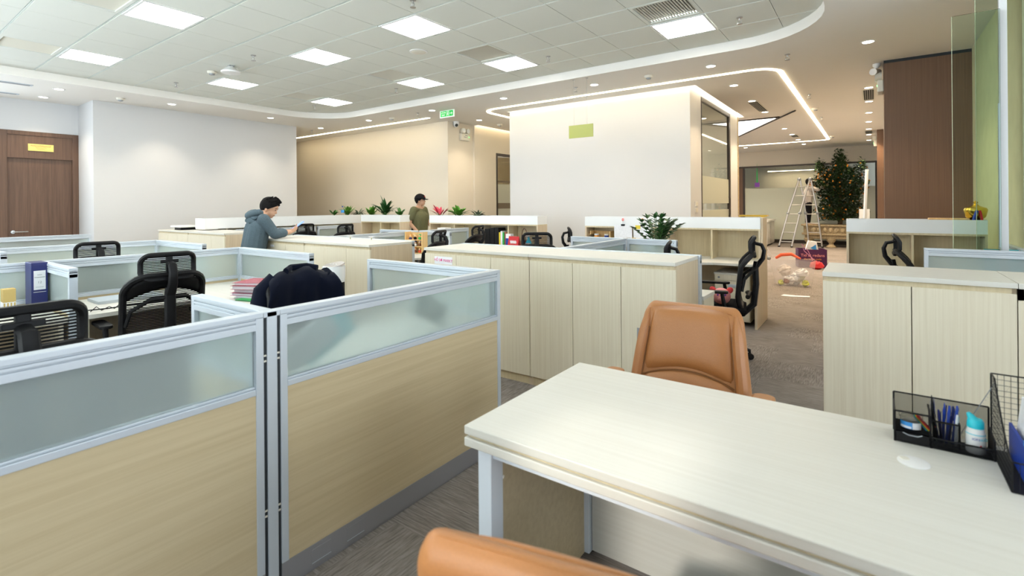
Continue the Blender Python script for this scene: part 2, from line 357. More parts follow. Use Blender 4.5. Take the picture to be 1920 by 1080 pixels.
for (k, j) in VENTS:
    x1, x0, y0, y1 = NX - .6 * j, NX - .6 * (j + 1), NY + .6 * k, NY + .6 * (k + 1)
    t = thing('ceiling_vent', vn[(k, j)], 'air vent', ((x0 + x1) / 2, (y0 + y1) / 2, HC), group='louvred ceiling vents')
    fr = MB()
    for a in ((-.297, -.287, .297, -.255), (-.297, .255, .297, .287), (-.297, -.255, -.262, .255), (.262, -.255, .297, .255)): fr.box(a[0], a[1], 0, a[2], a[3], .02)
    fr.build('frame', 'tile', t); MB().box(-.262, -.255, .036, .262, .255, .04).build('duct', 'dark_void', t)
    sl = MB().box(-.262, -.008, -.016, .262, .008, -.013)
    me = MB().box(-.002, -.255, -.008, .002, .255, .008, Tm(ry=.5)).mesh('slat', 'cream_plastic')
    for i in range(18):
        o = bpy.data.objects.new('slat', me); col.objects.link(o); o.parent = t; o.location = (-.25 + i * .0294, 0, .016)
# ceiling things
def sprinkler(x, y, z, where):
    t = thing('fire_sprinkler', 'small brass fire sprinkler ' + where, 'sprinkler', (x, y, z), group='ceiling fire sprinklers')
    MB().lathe([(.032, 0), (.032, -.006), (.010, -.010), (.008, -.03)], n=10).build('collar', 'brushed', t)
    MB().tube([(-.014, 0, -.03), (-.02, 0, -.05), (-.006, 0, -.068)], .004, 5).tube([(.014, 0, -.03), (.02, 0, -.05), (.006, 0, -.068)], .004, 5).lathe([(.03, -.072), (.03, -.068)], n=10).build('deflector', 'brushed', t)
for x, y, w in ((-6.53, 3.31, 'right of the ceiling projector mount'), (-8.92, 3.30, 'near the left soffit above the long white wall'), (-3.5, 5.69, 'right of the middle light panel'), (-6.49, 5.68, 'left of the light panel above the corridor'), (-1.14, 5.74, 'in the tile right of the wide slatted vent'), (-8.85, 5.67, 'by the far left light panel'), (-3.57, 3.34, 'at the top edge above the large light panel')): sprinkler(x, y, HC, w)
for x, y, w in ((-.86, 7.11, 'outside the rounded coffer corner'), (-3.82, 7.04, 'behind the hanging green sign'), (-7.40, 7.03, 'left of the green exit sign'), (-11.06, 7.01, 'over the corner of the long white wall'), (-.88, 9.96, 'just right of the bright light line'), (-.9, 12.8, 'further along the bright light line')): sprinkler(x, y, HS, w)
def smoke(x, y, z, where, m='cream_plastic'):
    t = thing('smoke_detector', 'round smoke detector ' + where, 'smoke detector', (x, y, z), group='ceiling smoke detectors')
    MB().lathe([(.062, 0), (.062, -.018), (.05, -.034)], n=18).build('base', m, t, smooth=True); MB().lathe([(.036, -.034), (.034, -.05), (.012, -.054)], n=14).build('sensor', 'alu_dark', t)
smoke(-7.78, 3.34, HC, 'beside the ceiling projector mount')
for x, y, w in ((-10.31, 2.98, 'over the long white wall'), (-2.63, 7.05, 'above the white room front'), (-8.23, 7.08, 'above the left light line'), (-6.96, 9.17, 'with an orange cap in the corridor'), (-.91, 11.5, 'right of the bright light line'), (-.91, 16.6, 'at the far end of the lobby ceiling')): smoke(x, y, HS, w)
t = thing('access_point', 'white disc device hanging from a bracket under the ceiling tiles', 'device', (-7.25, 3.36, HC))
MB().lathe([(.02, 0), (.11, -.075), (.125, -.085), (.12, -.105), (.05, -.115)], n=24).build('body', 'white_plastic', t, smooth=True)
MB().box(-.10, -.01, -.08, -.085, .01, 0).box(-.03, -.03, -.08, .03, .03, 0).build('bracket', 'alu_dark', t)
t = thing('ceiling_speaker', 'flat round beige speaker set in a ceiling tile', 'speaker', (-4.71, 4.5, HC))
MB().lathe([(.115, 0), (.115, -.006), (.10, -.009)], n=28).build('ring', 'white_plastic', t, smooth=True); MB().lathe([(.098, -.006), (.09, -.011), (.02, -.012)], n=28).build('grille', 'cream_plastic', t, smooth=True)
DL = [(-11.19, 2.18, 'above the brown door'), (-10.26, 2.18, 'in front of the brown door, nearer the coffer'), (-10.19, 3.70, 'over the left end of the long white wall'), (-10.19, 5.51, 'over the right end of the long white wall'), (-10.6, 6.95, 'past the end of the long white wall'), (-8.85, 6.97, 'above the left light line'), (-6.97, 7.0, 'left of the green exit sign'), (-6.96, 8.43, 'in the corridor by the emergency lamp'),
      (-5.2, 6.97, 'in front of the white room, left'), (-3.5, 7.05, 'right of the hanging green sign'), (-1.77, 7.07, 'in front of the white room, right'), (-1.77, 8.45, 'beside the white room, first'), (-.035, 7.12, 'in front of the brown panelled wall'), (-1.775, 9.94, 'before the narrow lobby vent'), (-1.78, 11.32, 'after the narrow lobby vent'), (-1.787, 14.16, 'beyond the triangular light'), (-1.78, 15.5, 'beyond the triangular light, second'), (-1.78, 16.9, 'beyond the triangular light, third'), (-1.77, 18.3, 'past the end of the light line'), (-3.46, 18.2, 'over the reception counter'),
      (-.045, 9.97, 'along the brown wall, first'), (-.05, 11.34, 'along the brown wall, second'), (-.06, 12.76, 'along the brown wall, third'), (-.07, 14.2, 'along the brown wall, fourth'), (-.077, 15.6, 'along the brown wall, fifth'), (-.084, 16.9, 'along the brown wall, sixth'), (-.09, 18.4, 'along the brown wall, last')]
rim = MB().lathe([(.075, 0), (.075, -.005), (.058, -.007), (.056, .0)], n=20).mesh('rim', 'white_plastic'); dsc = MB().lathe([(.056, -.001), (.056, -.003)], n=20).mesh('lens', 'lamp_disc')
for x, y, w in DL:
    t = thing('downlight', 'round warm downlight ' + w, 'downlight', (x, y, HS), group='round soffit downlights')
    for nm, me in (('rim', rim), ('lens', dsc)):
        o = bpy.data.objects.new(nm, me); col.objects.link(o); o.parent = t
    l = light('downlight_beam', 'SPOT', (0, 0, -.02), (48 if x > -3 else 32) if y < 9 else 72, (1.0, .86, .66) if x < -3 else (1.0, .76, .50), spot_size=math.radians(105), spot_blend=.7, shadow_soft_size=.05); l.parent = t
def led_line(path, label, w=.022):
    n = len(path); vs = []
    P = [Vector((x, y, 0)) for x, y in path]
    for i, p in enumerate(P):
        d = (P[min(i + 1, n - 1)] - P[max(i - 1, 0)]).normalized(); q = Vector((-d.y, d.x, 0)) * w
        for s_ in (q, -q):
            for z in (HS - .007, HS - .001): vs.append((p.x + s_.x, p.y + s_.y, z))
    fs = []
    for i in range(n - 1):
        a, b = 4 * i, 4 * i + 4
        fs += [(a, b, b + 2, a + 2), (a + 1, a + 3, b + 3, b + 1), (a, a + 1, b + 1, b), (a + 2, b + 2, b + 3, a + 3)]
    tag(MB().add(vs, fs).build('light_line', 'led_warm'), label, 'light line', 'linear ceiling lights')
def arc(cx, cy, r, a0, a1, n=8): return [(cx + r * math.cos(math.radians(a0 + (a1 - a0) * k / n)), cy + r * math.sin(math.radians(a0 + (a1 - a0) * k / n))) for k in range(n + 1)]
loop = [(-6.25, 13.0)] + arc(-5.9, 7.98, .35, 180, 270) + arc(-1.4, 7.98, .35, 270, 360) + [(-1.05, 17.3)] + arc(-1.25, 17.3, .2, 0, 90) + [(-6.0, 17.5)]
led_line(loop, 'warm light line looping round the white room and lobby ceiling', .03)
led_line([(-13.3, 7.56), (-7.62, 7.56)], 'straight warm light line in front of the beige wall', .026)
t = thing('triangle_light', 'bright triangular light panel recessed in the lobby ceiling', 'ceiling light', (0, 0, HS))
MB().prism([(-1.72, 12.27), (-3.8, 16.4), (-5.2, 12.3)], -.008, -.001).build('panel', 'tri_panel', t)
MB().tube([(-1.25, 11.45, -.016), (-3.85, 16.6, -.016)], .015, 4).tube([(-1.62, 12.1, -.016), (-5.3, 12.12, -.016)], .015, 4).build('border', 'dark_frame', t)
for x, y0, y1, nm in ((-1.785, 10.05, 11.18, 'narrow dark ceiling vent between two lobby downlights'), (-.05, 10.15, 11.15, 'narrow dark ceiling vent along the brown wall'), (-.08, 16.0, 16.6, 'small dark ceiling vent at the end of the brown wall'), (-1.76, 15.65, 16.2, 'small dark ceiling vent before the lobby glass')):
    t = thing('slot_vent', nm, 'air vent', (x, (y0 + y1) / 2, HS), group='narrow lobby vents'); L = (y1 - y0) / 2
    MB().box(-.09, -L, -.004, .09, L, .002).build('frame', 'cream_plastic', t); MB().box(-.07, -L + .02, -.007, .07, L - .02, -.004).build('slot', 'dark_void', t)
    me = MB().box(-.004, -L + .02, -.011, .004, L - .02, -.006).mesh('slat', 'brushed')
    for i in range(4): o = bpy.data.objects.new('slat', me); col.objects.link(o); o.parent = t; o.location = (-.045 + .03 * i, 0, 0)
for x0, x1, y1, nm in ((-10.33, -10.22, 1.88, 'slim grey air slot in the left soffit nearer the coffer'), (-11.27, -11.18, 1.89, 'slim grey air slot in the left soffit nearer the door')):
    t = thing('air_slot', nm, 'air vent', ((x0 + x1) / 2, y1 - .6, HS)); MB().box((x0 - x1) / 2, -.6, -.008, (x1 - x0) / 2, .6, .002).build('frame', 'alu', t); MB().box((x0 - x1) / 2 + .02, -.57, -.011, (x1 - x0) / 2 - .02, .57, -.008).build('slot', 'skirt', t)

# walls
struct('wall_left', MB().box(-14.5, 2.745, 0, -10.85, 6.48, HS + .1), 'white_wall', 'long plain white wall block')
DY0, DY1, DZ = 1.72, 2.745, 2.745
mb = MB(); mb.box(-11.9, 1.5, DZ, -11.7, 2.76, HS + .1)
mb.box(-11.9, 1.3, 0, -11.7, DY0 - .02, HS + .1); mb.box(-11.9, -2.6, 0, -11.7, -2.2, HS + .1); mb.box(-11.9, -2.2, 0, -11.7, 1.3, .5); mb.box(-11.9, -2.2, 3.0, -11.7, 1.3, HS + .1)
struct('wall_door', mb, 'white_wall', 'white recessed wall round the brown door')
mb = MB().box(-14.5, -2.8, 0, -7.6, -2.6, 3.4).box(-1.0, -2.8, 0, -.82, -2.6, 3.4).box(-.36, -2.8, 0, 4.0, -2.6, 3.4).box(-7.6, -2.8, 0, -1.0, -2.6, .6).box(-7.6, -2.8, 3.0, -1.0, -2.6, 3.4).box(-.82, -2.8, 0, -.36, -2.6, .3)
struct('wall_back', mb, 'white_wall')
# unseen blind added to keep low sun out of the wide window: a louvre of thin horizontal blades
blind = thing('added_sun_blind', 'unseen white slatted blind added behind the camera to block the sun', 'blind', (-4.3, -2.62, 0))
me = MB().box(-3.3, -.05, -.001, 3.3, .05, .001, Tm(rx=.62)).mesh('slat', 'white_plastic')
for i in range(34): o = bpy.data.objects.new('slat', me); col.objects.link(o); o.parent = blind; o.location = (0, 0, .62 + i * .07)
struct('wall_side', MB().box(4.0, -2.8, 0, 4.2, -1.5, 3.4).box(4.0, 4.5, 0, 4.2, 5.7, 3.4).box(4.0, -1.5, 0, 4.2, 4.5, .5).box(4.0, -1.5, 2.9, 4.2, 4.5, 3.4), 'white_wall')  # opening in the unseen wall lets the added right fill in
struct('wall_right', MB().box(.985, 5.7, 0, 4.2, 8.7, 3.4), 'wall_olive', 'olive beige wall behind the green glass')
struct('wall_far_left', MB().box(-14.5, 8.08, 0, -7.57, 8.93, HS + .1), 'wall_beige', 'beige corridor wall under the left light line')
struct('wall_end_left', MB().box(-14.7, -2.8, 0, -14.5, 8.9, 3.4), 'wall_beige')
mb = MB().box(-7.7, 8.93, 2.70, -7.52, 13.2, HS + .34).box(-7.7, 8.93, 0, -7.52, 9.75, 2.70).box(-7.7, 11.6, 0, -7.52, 13.2, 2.70)
struct('wall_corridor', mb, 'wall_beige', 'warm corridor wall with a dark framed glass door')
d = thing('door_2', None, None, (-7.54, 9.75, 0)); d['kind'] = 'structure'; d['label'] = 'dark framed glazed door in the corridor wall'
MB().box(-.03, 0, 2.64, .03, 1.85, 2.70).box(-.03, 0, 0, .03, .05, 2.64).box(-.03, 1.80, 0, .03, 1.85, 2.64).box(-.03, .9, 0, .03, .94, 2.64).build('door_frame', 'dark_frame', d)
MB().box(-.012, .05, 0, .0, 1.8, 2.64).build('glass_pane', 'glass_clear', d)
MB().box(.0, .05, 1.33, .006, 1.8, 1.47).box(.0, .05, 1.98, .006, 1.8, 2.03).build('brown_band', 'brown_band', d)
MB().box(.0, .05, .0, .004, 1.8, 1.33).box(0, .05, 1.47, .004, 1.8, 1.94).build('frosted_film', 'frost_film', d)
struct('wall_corridor_end', MB().box(-9.6, 8.93, 0, -9.5, 14, 3.5).box(-9.6, 13.2, 0, -5.95, 13.3, 3.7), 'wall_warm')
# white room
mb = MB().box(-5.95, 8.17, 0, -2.37, 8.30, HS + .3).box(-5.95, 8.30, 0, -5.85, 11.62, HS + .3).box(-5.95, 11.52, 0, -2.37, 11.62, HS + .3).box(-2.47, 8.30, 0, -2.37, 8.80, HS + .3).box(-2.47, 10.92, 0, -2.37, 11.52, HS + .3).box(-2.47, 8.80, 3.24, -2.37, 10.92, HS + .3)
struct('wall_white_room', mb, 'white_wall', 'plain white front of the enclosed room')
struct('trim_1', MB().box(-2.50, 11.62, 0, -2.36, 11.70, HS), 'stone', 'narrow veined stone edge of the white room')
d = thing('door_3', None, None, (-2.38, 8.80, 0)); d['kind'] = 'structure'; d['label'] = 'tall sliding glass door with dark frame in the white room'
MB().box(-.03, 0, 3.17, .02, 2.12, 3.24).box(-.03, 0, 0, .02, .02, 3.17).box(-.03, 2.02, 0, .02, 2.12, 3.17).build('door_frame', 'dark_frame', d)
MB().box(-.012, .02, 0, -.004, 2.02, 3.17).build('glass_pane', 'glass_clear', d)
MB().box(-.004, .02, .0, .0, 2.02, 1.30).box(-.004, .02, 1.42, 0, 2.02, 1.90).build('frosted_film', 'frost_film', d)
MB().tube([(.03, 1.9, 1.15), (.05, 1.9, 1.2), (.05, 1.9, 1.5), (.03, 1.9, 1.55)], .012, 6).build('door_handle', 'dark_frame', d)
t = thing('switch_plates', 'two white switch plates stacked on the white room edge', 'switch', (-2.37, 8.47, 1.27))
for z in (0, .10):
    MB().box(0, -.07, z, .008, .07, z + .08).build('plate', 'white_plastic', t)
    for i in range(3): MB().box(.008, -.06 + i * .042, z + .01, .014, -.025 + i * .042, z + .07).build('switch', 'cream_plastic', t)
# unseen lamps added to brighten the dark rooms behind the glass
def added_lamp(label, x, y, z, L, m='led_warm', axis=.06):
    t = thing('added_lamp', label, 'lamp', (x, y, z)); a, b = L / 2, axis
    MB().box(-a, -b, 0, a, b, .03).build('housing', 'white_plastic', t); MB().box(-a + .01, -b + .01, -.01, a - .01, b - .01, 0).build('diffuser', m, t)
added_lamp('added ceiling lamp brightening the inside of the white room', -3.9, 9.9, 3.2, 1.8, axis=.3)
added_lamp('added ceiling lamp brightening the room behind the corridor glass door', -8.5, 10.6, 3.1, 1.4, axis=.2)
added_lamp('added linear lamp behind the lobby glass standing in for a reflected light line', -2.35, 20.5, 2.58, 1.6)  # added; stands in for a light line mirrored in the glass
for x in (-2.9, -1.8): MB().cyl((x + 2.35, 0, .03), (x + 2.35, 0, HS - 2.58), .006, .006, 6).build('rod', 'brushed', bpy.data.objects['added_lamp.002'])
struct('ceiling_inner', MB().box(-5.85, 8.3, 3.24, -2.47, 11.52, 3.27), 'soffit')
# brown panelled wall
struct('wall_panelled', MB().box(.125, 8.2, 0, .985, 8.7, 3.24), 'wood_pillar', 'brown vertically grained panelled wall')
struct('trim_2', MB().box(.125, 8.21, 3.24, .985, 8.7, HS), 'gap', 'black shadow gap over the brown wall')
struct('wall_lobby_right', MB().box(.30, 8.7, 0, .4, 20.2, HS), 'wall_warm')
struct('column_far', MB().box(.09, 15.9, 0, .30, 16.4, HS), 'wood_pillar', 'narrow brown column far down the lobby')
mb = MB().box(-12, 20, 2.76, .4, 20.15, HS).box(-12, 20, 0, -4.12, 20.15, 2.76)
struct('wall_far', mb, 'wall_warm', 'pale far wall of the lobby above the glass')
w = thing('window_1', None, None, (0, 20.0, 0)); w['kind'] = 'structure'; w['label'] = 'wide lobby glass wall with a dark frame'
MB().box(-4.12, -.03, 2.70, .13, .03, 2.76).box(-3.90, -.03, 0, -3.83, .03, 2.70).box(.06, -.03, 0, .13, .03, 2.70).box(-4.12, -.03, 0, .13, .03, .12).build('window_frame', 'dark_frame', w)
MB().box(-4.12, -.02, 0, -3.90, .02, 2.70).build('side_panel', 'wood_pillar', w)
MB().box(-3.83, .0, .12, -1.9, .008, 2.70).build('glass_pane', 'glass_clear', w); MB().box(-1.89, .0, .12, .06, .008, 2.70).build('glass_pane', 'glass_clear', w)
MB().box(-3.83, -.006, .12, .06, -.002, 1.95).build('frosted_film', 'frost_film', w)
struct('wall_behind_glass', MB().box(-6, 21.0, 0, 1, 21.1, 3.28), 'wall_warm')
dc = thing('glass_motif', 'violet square with a green spike on the lobby glass', 'motif', (-3.42, 19.985, 2.0))
MB().box(-.08, -.004, 0, .08, 0, .16).build('square', 'purple', dc); MB().prism([(-.03, 0), (.03, 0), (.02, .3), (0, .72), (-.02, .3)], 0, .004, Tm((0, 0, .16), rx=PI / 2)).build('spike', 'green_plastic', dc)  # flat violet and green shape in front of the lobby glass

# brown door
d = thing('door_1', None, None, (-11.7, DY0, 0)); d['kind'] = 'structure'; d['label'] = 'dark brown wooden door with a wide frame'
W = DY1 - DY0
MB().box(-.1, 0, 0, .02, .10, DZ).box(-.1, W - .085, 0, .02, W, DZ).box(-.1, .10, DZ - .07, .02, W - .085, DZ).build('door_frame', 'wood_door', d, bevel=.004)
MB().box(-.1, .10, 2.285, .005, W - .085, DZ - .07).build('transom_panel', 'wood_door', d)
MB().box(-.1, .10, 0, -.035, W - .085, 2.285).build('door_leaf', 'wood_door', d)
h_ = MB().cyl((-.035, .17, 1.03), (-.02, .17, 1.03), .028).tube([(-.03, .17, 1.03), (.02, .17, 1.03), (.025, .19, 1.03), (.025, .35, 1.03)], .011, 8).build('door_handle', 'chrome', d)
t = thing('door_plaque', 'yellow lettered name plaque above the brown door', 'sign', (-11.69, 2.24, 2.475))
MB().box(0, -.165, -.06, .008, .165, .06).build('plate', 'gold_plate', t)
def squiggle(y0, y1, z, amp, seed, x=.0095):
    rnd = random.Random(seed); n = int((y1 - y0) / .007); return [(x, y0 + (y1 - y0) * i / n, z + rnd.uniform(-amp, amp)) for i in range(n + 1)]
MB().tube(squiggle(-.13, .13, .028, .011, 1), .0022, 4).tube(squiggle(-.07, .07, -.004, .006, 2), .0014, 4).tube(squiggle(-.05, .05, -.028, .005, 3), .0013, 4).build('lettering', 'red', t)
t = thing('exit_sign', 'green lit exit sign hanging from the soffit', 'sign', (-6.745, 7.19, 3.215), rz=0)
MB().box(-.185, -.012, -.072, .185, .012, .072).build('frame', 'exit_white', t); MB().box(-.165, -.015, -.055, .165, -.012, .055).build('panel', 'exit_green', t)
MB().tube([(-.12, 0, .07), (-.12, 0, HS - 3.215)], .002, 4).tube([(.12, 0, .07), (.12, 0, HS - 3.215)], .002, 4).build('wires', 'brushed', t)
text('LỐI RA', .042, 'exit_white', t, (-.085, -.0155, .022), (PI / 2, 0, 0)); text('EXIT', .042, 'exit_white', t, (-.085, -.0155, -.026), (PI / 2, 0, 0))
pm = MB().box(.0, -.017, -.045, .008, -.0155, .048).box(.06, -.017, -.045, .068, -.0155, .048).box(.0, -.017, .042, .068, -.0155, .048).ball((.036, -.016, .026), (.009, .002, .009), 8, 6)
pm.tube([(.034, -.016, .015), (.032, -.016, -.012)], .006, 5).tube([(.032, -.016, -.012), (.05, -.016, -.038)], .004, 5).tube([(.032, -.016, -.012), (.014, -.016, -.036)], .004, 5).tube([(.034, -.016, .01), (.052, -.016, -.002)], .0035, 5).tube([(.034, -.016, .01), (.016, -.016, .0)], .0035, 5)
pm.tube([(.08, -.016, 0), (.145, -.016, 0)], .006, 4).tube([(.118, -.016, .024), (.146, -.016, 0), (.118, -.016, -.024)], .006, 4).build('pictogram', 'exit_white', t)
t = thing('hanging_sign', 'blank yellow green acrylic board hanging on two wires', 'sign', (-3.503, 6.605, 2.505))
MB().box(-.2, -.006, -.095, .2, .006, .095).build('board', 'acrylic_green', t); MB().tube([(-.115, 0, .09), (-.115, 0, HS - 2.505)], .0022, 4).tube([(.105, 0, .09), (.105, 0, HS - 2.505)], .0022, 4).build('wires', 'brushed', t)
MB().lathe([(.018, 0), (.018, -.008)], (-.115, 0, HS - 2.505), 10).lathe([(.018, 0), (.018, -.008)], (.105, 0, HS - 2.505), 10).build('ceiling_caps', 'brushed', t)
def emergency(loc, rz, label):
    t = thing('emergency_light', label, 'emergency lamp', loc, rz)
    MB().box(-.14, 0, -.09, .14, .07, .07).build('body', 'cream_plastic', t, bevel=.012); MB().box(-.03, .07, -.02, .06, .073, -.005).box(-.06, .07, .02, .02, .073, .035).build('slots', 'alu_dark', t)
    MB().box(-.12, .07, -.01, -.105, .075, .005).build('indicator', 'led_green', t)
    for x in (-.075, .075):
        hd = MB().cyl((x, .02, .13), (x, .09, .13), .055, .06, 14).cyl((x, .035, .07), (x, .035, .1), .012).build('lamp_head', 'cream_plastic', t, smooth=True)
        MB().lathe([(.05, 0), (.05, .003)], n=14, T=Tm((x, .091, .13), rx=-PI / 2)).build('lens', 'white_gloss', hd)
emergency((-7.57, 8.60, 2.98), -PI / 2, 'twin head emergency lamp on the beige corridor column')
emergency((.125, 8.42, 2.98), PI / 2, 'twin head emergency lamp on the edge of the brown wall')
emergency((.09, 16.1, 2.95), PI / 2, 'tiny twin head emergency lamp on the far brown column')
t = thing('security_camera', 'white dome camera at the top of the corridor column', 'camera', (-7.50, 8.28, HS)); MB().lathe([(.07, 0), (.07, -.03), (.062, -.08), (.03, -.12)], n=18).build('dome', 'white_plastic', t, smooth=True)
MB().ball((.04, -.03, -.085), .035).build('lens', 'dark_void', t, smooth=True)
t = thing('security_camera', 'white bullet camera under the ceiling by the brown wall', 'camera', (.05, 8.35, HS)); MB().lathe([(.045, 0), (.045, -.03), (.02, -.06)], n=14).build('mount', 'white_plastic', t, smooth=True); MB().cyl((.02, .05, -.1), (-.04, -.1, -.12), .04, .045).build('body', 'white_plastic', t, smooth=True)

# green glass screen at the right
t = thing('glass_screen', 'frameless green tinted glass screen standing behind the desk partition', 'glass screen', (.53, 5.42, 0)); MB().box(0, 0, .0, .285, .01, 2.93).build('pane', 'glass_green', t); MB().box(-.002, -.001, 0, .0, .011, 2.93).build('edge', 'glass_edge', t)
t = thing('glass_screen', 'full height green glass panel beside the white post', 'glass screen', (.695, 5.60, 0)); MB().box(0, 0, 0, .29, .012, HS).build('pane', 'glass_green', t); MB().box(-.003, -.001, 0, .0, .013, HS).build('edge', 'glass_edge', t)
t = thing('door_post', 'slim white post next to the green glass', 'post', (.84, 5.50, 0)); MB().box(-.02, 0, 0, .028, .04, HS).build('post', 'white_gloss', t); MB().box(-.026, -.004, 1.05, -.02, .03, 2.2).build('hinge_strip', 'alu', t)

# ------------------------------------------------------------------ partitions
ZT, ZM = 1.04, .765
def partition(label, p0, p1, group='desk partitions', zt=ZT, zm=ZM):
    p0 = Vector((*p0, 0)); p1 = Vector((*p1, 0)); L = (p1 - p0).length; rz = math.atan2(p1.y - p0.y, p1.x - p0.x)
    t = thing('partition', label, 'partition', p0, rz, group)
    MB().box(0, -.023, zt - .018, L, .023, zt).box(0, -.018, zt - .024, L, .018, zt - .018).box(0, -.022, zt - .034, L, .022, zt - .024).box(0, -.019, zt - .038, L, .019, zt - .034).box(0, -.0215, zt - .062, L, .0215, zt - .038).build('top_rail', 'alu', t, bevel=.003)
    MB().box(.028, -.022, zm - .016, L - .028, .022, zm + .006).box(.028, -.014, zm + .006, L - .028, .014, zm + .014).build('middle_rail', 'alu', t, bevel=.002)
    MB().box(.028, -.004, zm + .014, L - .028, .004, zt - .062).build('glass_pane', 'frosted', t)
    MB().box(.028, -.018, .10, L - .028, .018, zm - .016).build('board', 'wood_board', t)
    MB().box(.0, -.021, .012, L, .021, .10).box(0, -.017, 0, L, .017, .012).build('skirting', 'skirt', t)
    for a, b in ((0, .028), (L - .028, L)):
        MB().box(a, -.0225, .10, b, .0225, zt - .018).build('stile', 'alu', t, bevel=.002)
    return t
def post(label, x, y, w=.062, zt=ZT):
    t = thing('partition_post', label, 'partition post', (x, y, 0), group='partition posts'); a = w / 2
    MB().box(-.023, -a + .012, 0, .023, a - .012, zt - .001).box(-.023, -a, zt - .02, .023, a, zt).build('post', 'alu', t, bevel=.002)
    MB().box(-.017, -a, .0, .017, -a + .012, zt - .02).box(-.017, a - .012, 0, .017, a, zt - .02).build('groove', 'gap', t)
    for z in (.30, .86):
        for q in (-a + .006, a - .006):
            for dz in (0, .02): MB().box(-.02, q - .005, z + dz, .02, q + .005, z + dz + .006).build('clip', 'cream_plastic', t)
XP1, XP2, XP3, XP4 = -1.80, -4.88, -6.86, -9.39
partition('big frosted glass partition in the left foreground, left of the post', (XP1, -.55), (XP1, .93))
P1B = partition('big frosted glass partition in the foreground, right of the post', (XP1, .992), (XP1, 2.335))
for x in (.12, .28): MB().box(x, -.0225, .028, x + .085, -.021, .082).build('socket_plate', 'skirt', P1B, bevel=.0015); MB().box(x, -.0245, .030, x + .085, -.0235, .032).build('plate_highlight', 'alu', P1B)  # pale strip stands for the highlight along each plate's lower edge
post('grey post joining the two big foreground partitions', XP1, .961)
partition('short frosted spur behind the foreground post', (-1.826, .961), (-2.40, .961))
partition('frosted return partition behind the big foreground one', (-1.826, 2.312), (-2.94, 2.312))
partition('frosted partition behind the blue binder at the left', (XP2, -.55), (XP2, .93))
partition('long frosted partition behind the chair with headrest', (XP2, .992), (XP2, 2.33))
post('post in the second partition row by the blue binder', XP2, .961)
partition('short frosted spur beside the blue binder', (-4.855, .938), (-4.12, .938))
partition('frosted return partition behind the red folders', (-4.855, 2.33), (-3.695, 2.33))
partition('third row partition at the left edge', (XP3, -.2), (XP3, .92))
partition('third row partition behind the single grey headrest', (XP3, .96), (XP3, 2.33))
partition('third row return partition in front of the left cabinet', (XP3 + .026, 2.33), (-5.63, 2.33))
partition('small spur in the third row at the left edge', (XP3 + .026, .94), (-6.2, .94))
partition('farthest low partition in front of the brown door', (XP4, .6), (XP4, 2.34))
YS = 3.795
partition('partition behind the long middle cabinet', (-3.36, YS), (-1.03, YS))
partition('partition behind the cabinet the leaning person rests on', (-6.36, YS - .02), (-4.06, YS - .02))
partition('spine partition of the right desk group', (-2.225, 3.825), (-2.225, 5.19))
partition('cross partition behind the leafy potted plant', (-2.20, 5.215), (-1.655, 5.215))
partition('cross partition in front of the hanging papers', (-2.93, 5.265), (-2.26, 5.265))
partition('spine partition of the left desk group, near half', (-5.62, 3.82), (-5.62, 5.31))
partition('spine partition of the left desk group, far half', (-5.62, 5.37), (-5.62, 6.48))
partition('cross partition behind the toy shelf, left', (-6.5, 5.34), (-5.65, 5.34))
partition('cross partition behind the toy shelf, right', (-5.59, 5.34), (-4.96, 5.34))
partition('far left spine partition behind the leaning person', (-8.72, 4.1), (-8.72, 5.58))
partition('far left spine partition under the row of plants', (-8.72, 5.63), (-8.72, 6.45))
partition('partition in front of the right white planter shelf', (.335, 5.31), (1.35, 5.31))
partition('partition along the olive wall at the right', (.955, 5.36), (.955, 6.35))

# ------------------------------------------------------------------ low cabinets
def cabinet(label, x0, x1, y0, y1, n, zt=1.035, group='pale wood low cabinets', endmat='wood_end'):
    t = thing('low_cabinet', label, 'cabinet', (x0, y0, 0), group=group); L = x1 - x0; D = y1 - y0
    MB().box(-.0, -.012, zt - .025, L, D, zt).build('top', 'wood_x', t, bevel=.002)
    MB().box(.0, .018, .0, .018, D, zt - .025).build('side_panel', endmat, t); MB().box(L - .018, .018, 0, L, D, zt - .025).build('side_panel', endmat, t)
    MB().box(.018, .008, zt - .052, L - .018, .026, zt - .025).box(.018, D - .012, .0, L - .018, D, zt - .025).build('carcass', 'wood_inner', t)
    MB().box(0, .022, 0, L, .04, .07).build('plinth', 'wood_inner', t)
    dw = L / n
    for i in range(n):
        MB().box(i * dw + .002, 0, .072, (i + 1) * dw - .002, .018, zt - .052).build('door', 'wood_v', t, bevel=.0012)
    return t
CM = cabinet('long middle cabinet, left unit with a pink lettered note', -3.355, -2.196, 3.262, 3.77, 3)
cabinet('long middle cabinet, right unit behind the tan chair', -2.194, -1.045, 3.262, 3.77, 3)
cabinet('cabinet the leaning person rests on, left unit', -6.36, -5.205, 3.19, 3.75, 3)
cabinet('cabinet the leaning person rests on, right unit', -5.203, -4.05, 3.19, 3.75, 3)
cabinet('pale cabinet by the long white wall, left unit', -10.2, -9.005, 3.48, 4.05, 3)
cabinet('pale cabinet by the long white wall, right unit', -9.003, -7.74, 3.48, 4.05, 3)
cabinet('cabinet at the right with two plain doors', -.232, .545, 3.275, 3.79, 2)
t = thing('sticker', 'white note with pink handwriting on the middle cabinet', 'note', (-3.12, 3.260, .928)); MB().box(-.108, -.001, -.034, .108, .0005, .034).build('paper', 'paper', t); text('HỒ SƠ MARKT', .034, 'magenta', t, (0, -.0016, 0), (PI / 2, .03, 0))
tag(MB().box(-5.92, 3.188, .94, -5.84, 3.1895, .965).build('door_label', 'paper'), 'tiny white label by the leaning person', 'label')
t = thing('shelf_unit', 'open shelf of binders at the right edge', 'shelf', (.547, 3.275, 0)); L = 1.2
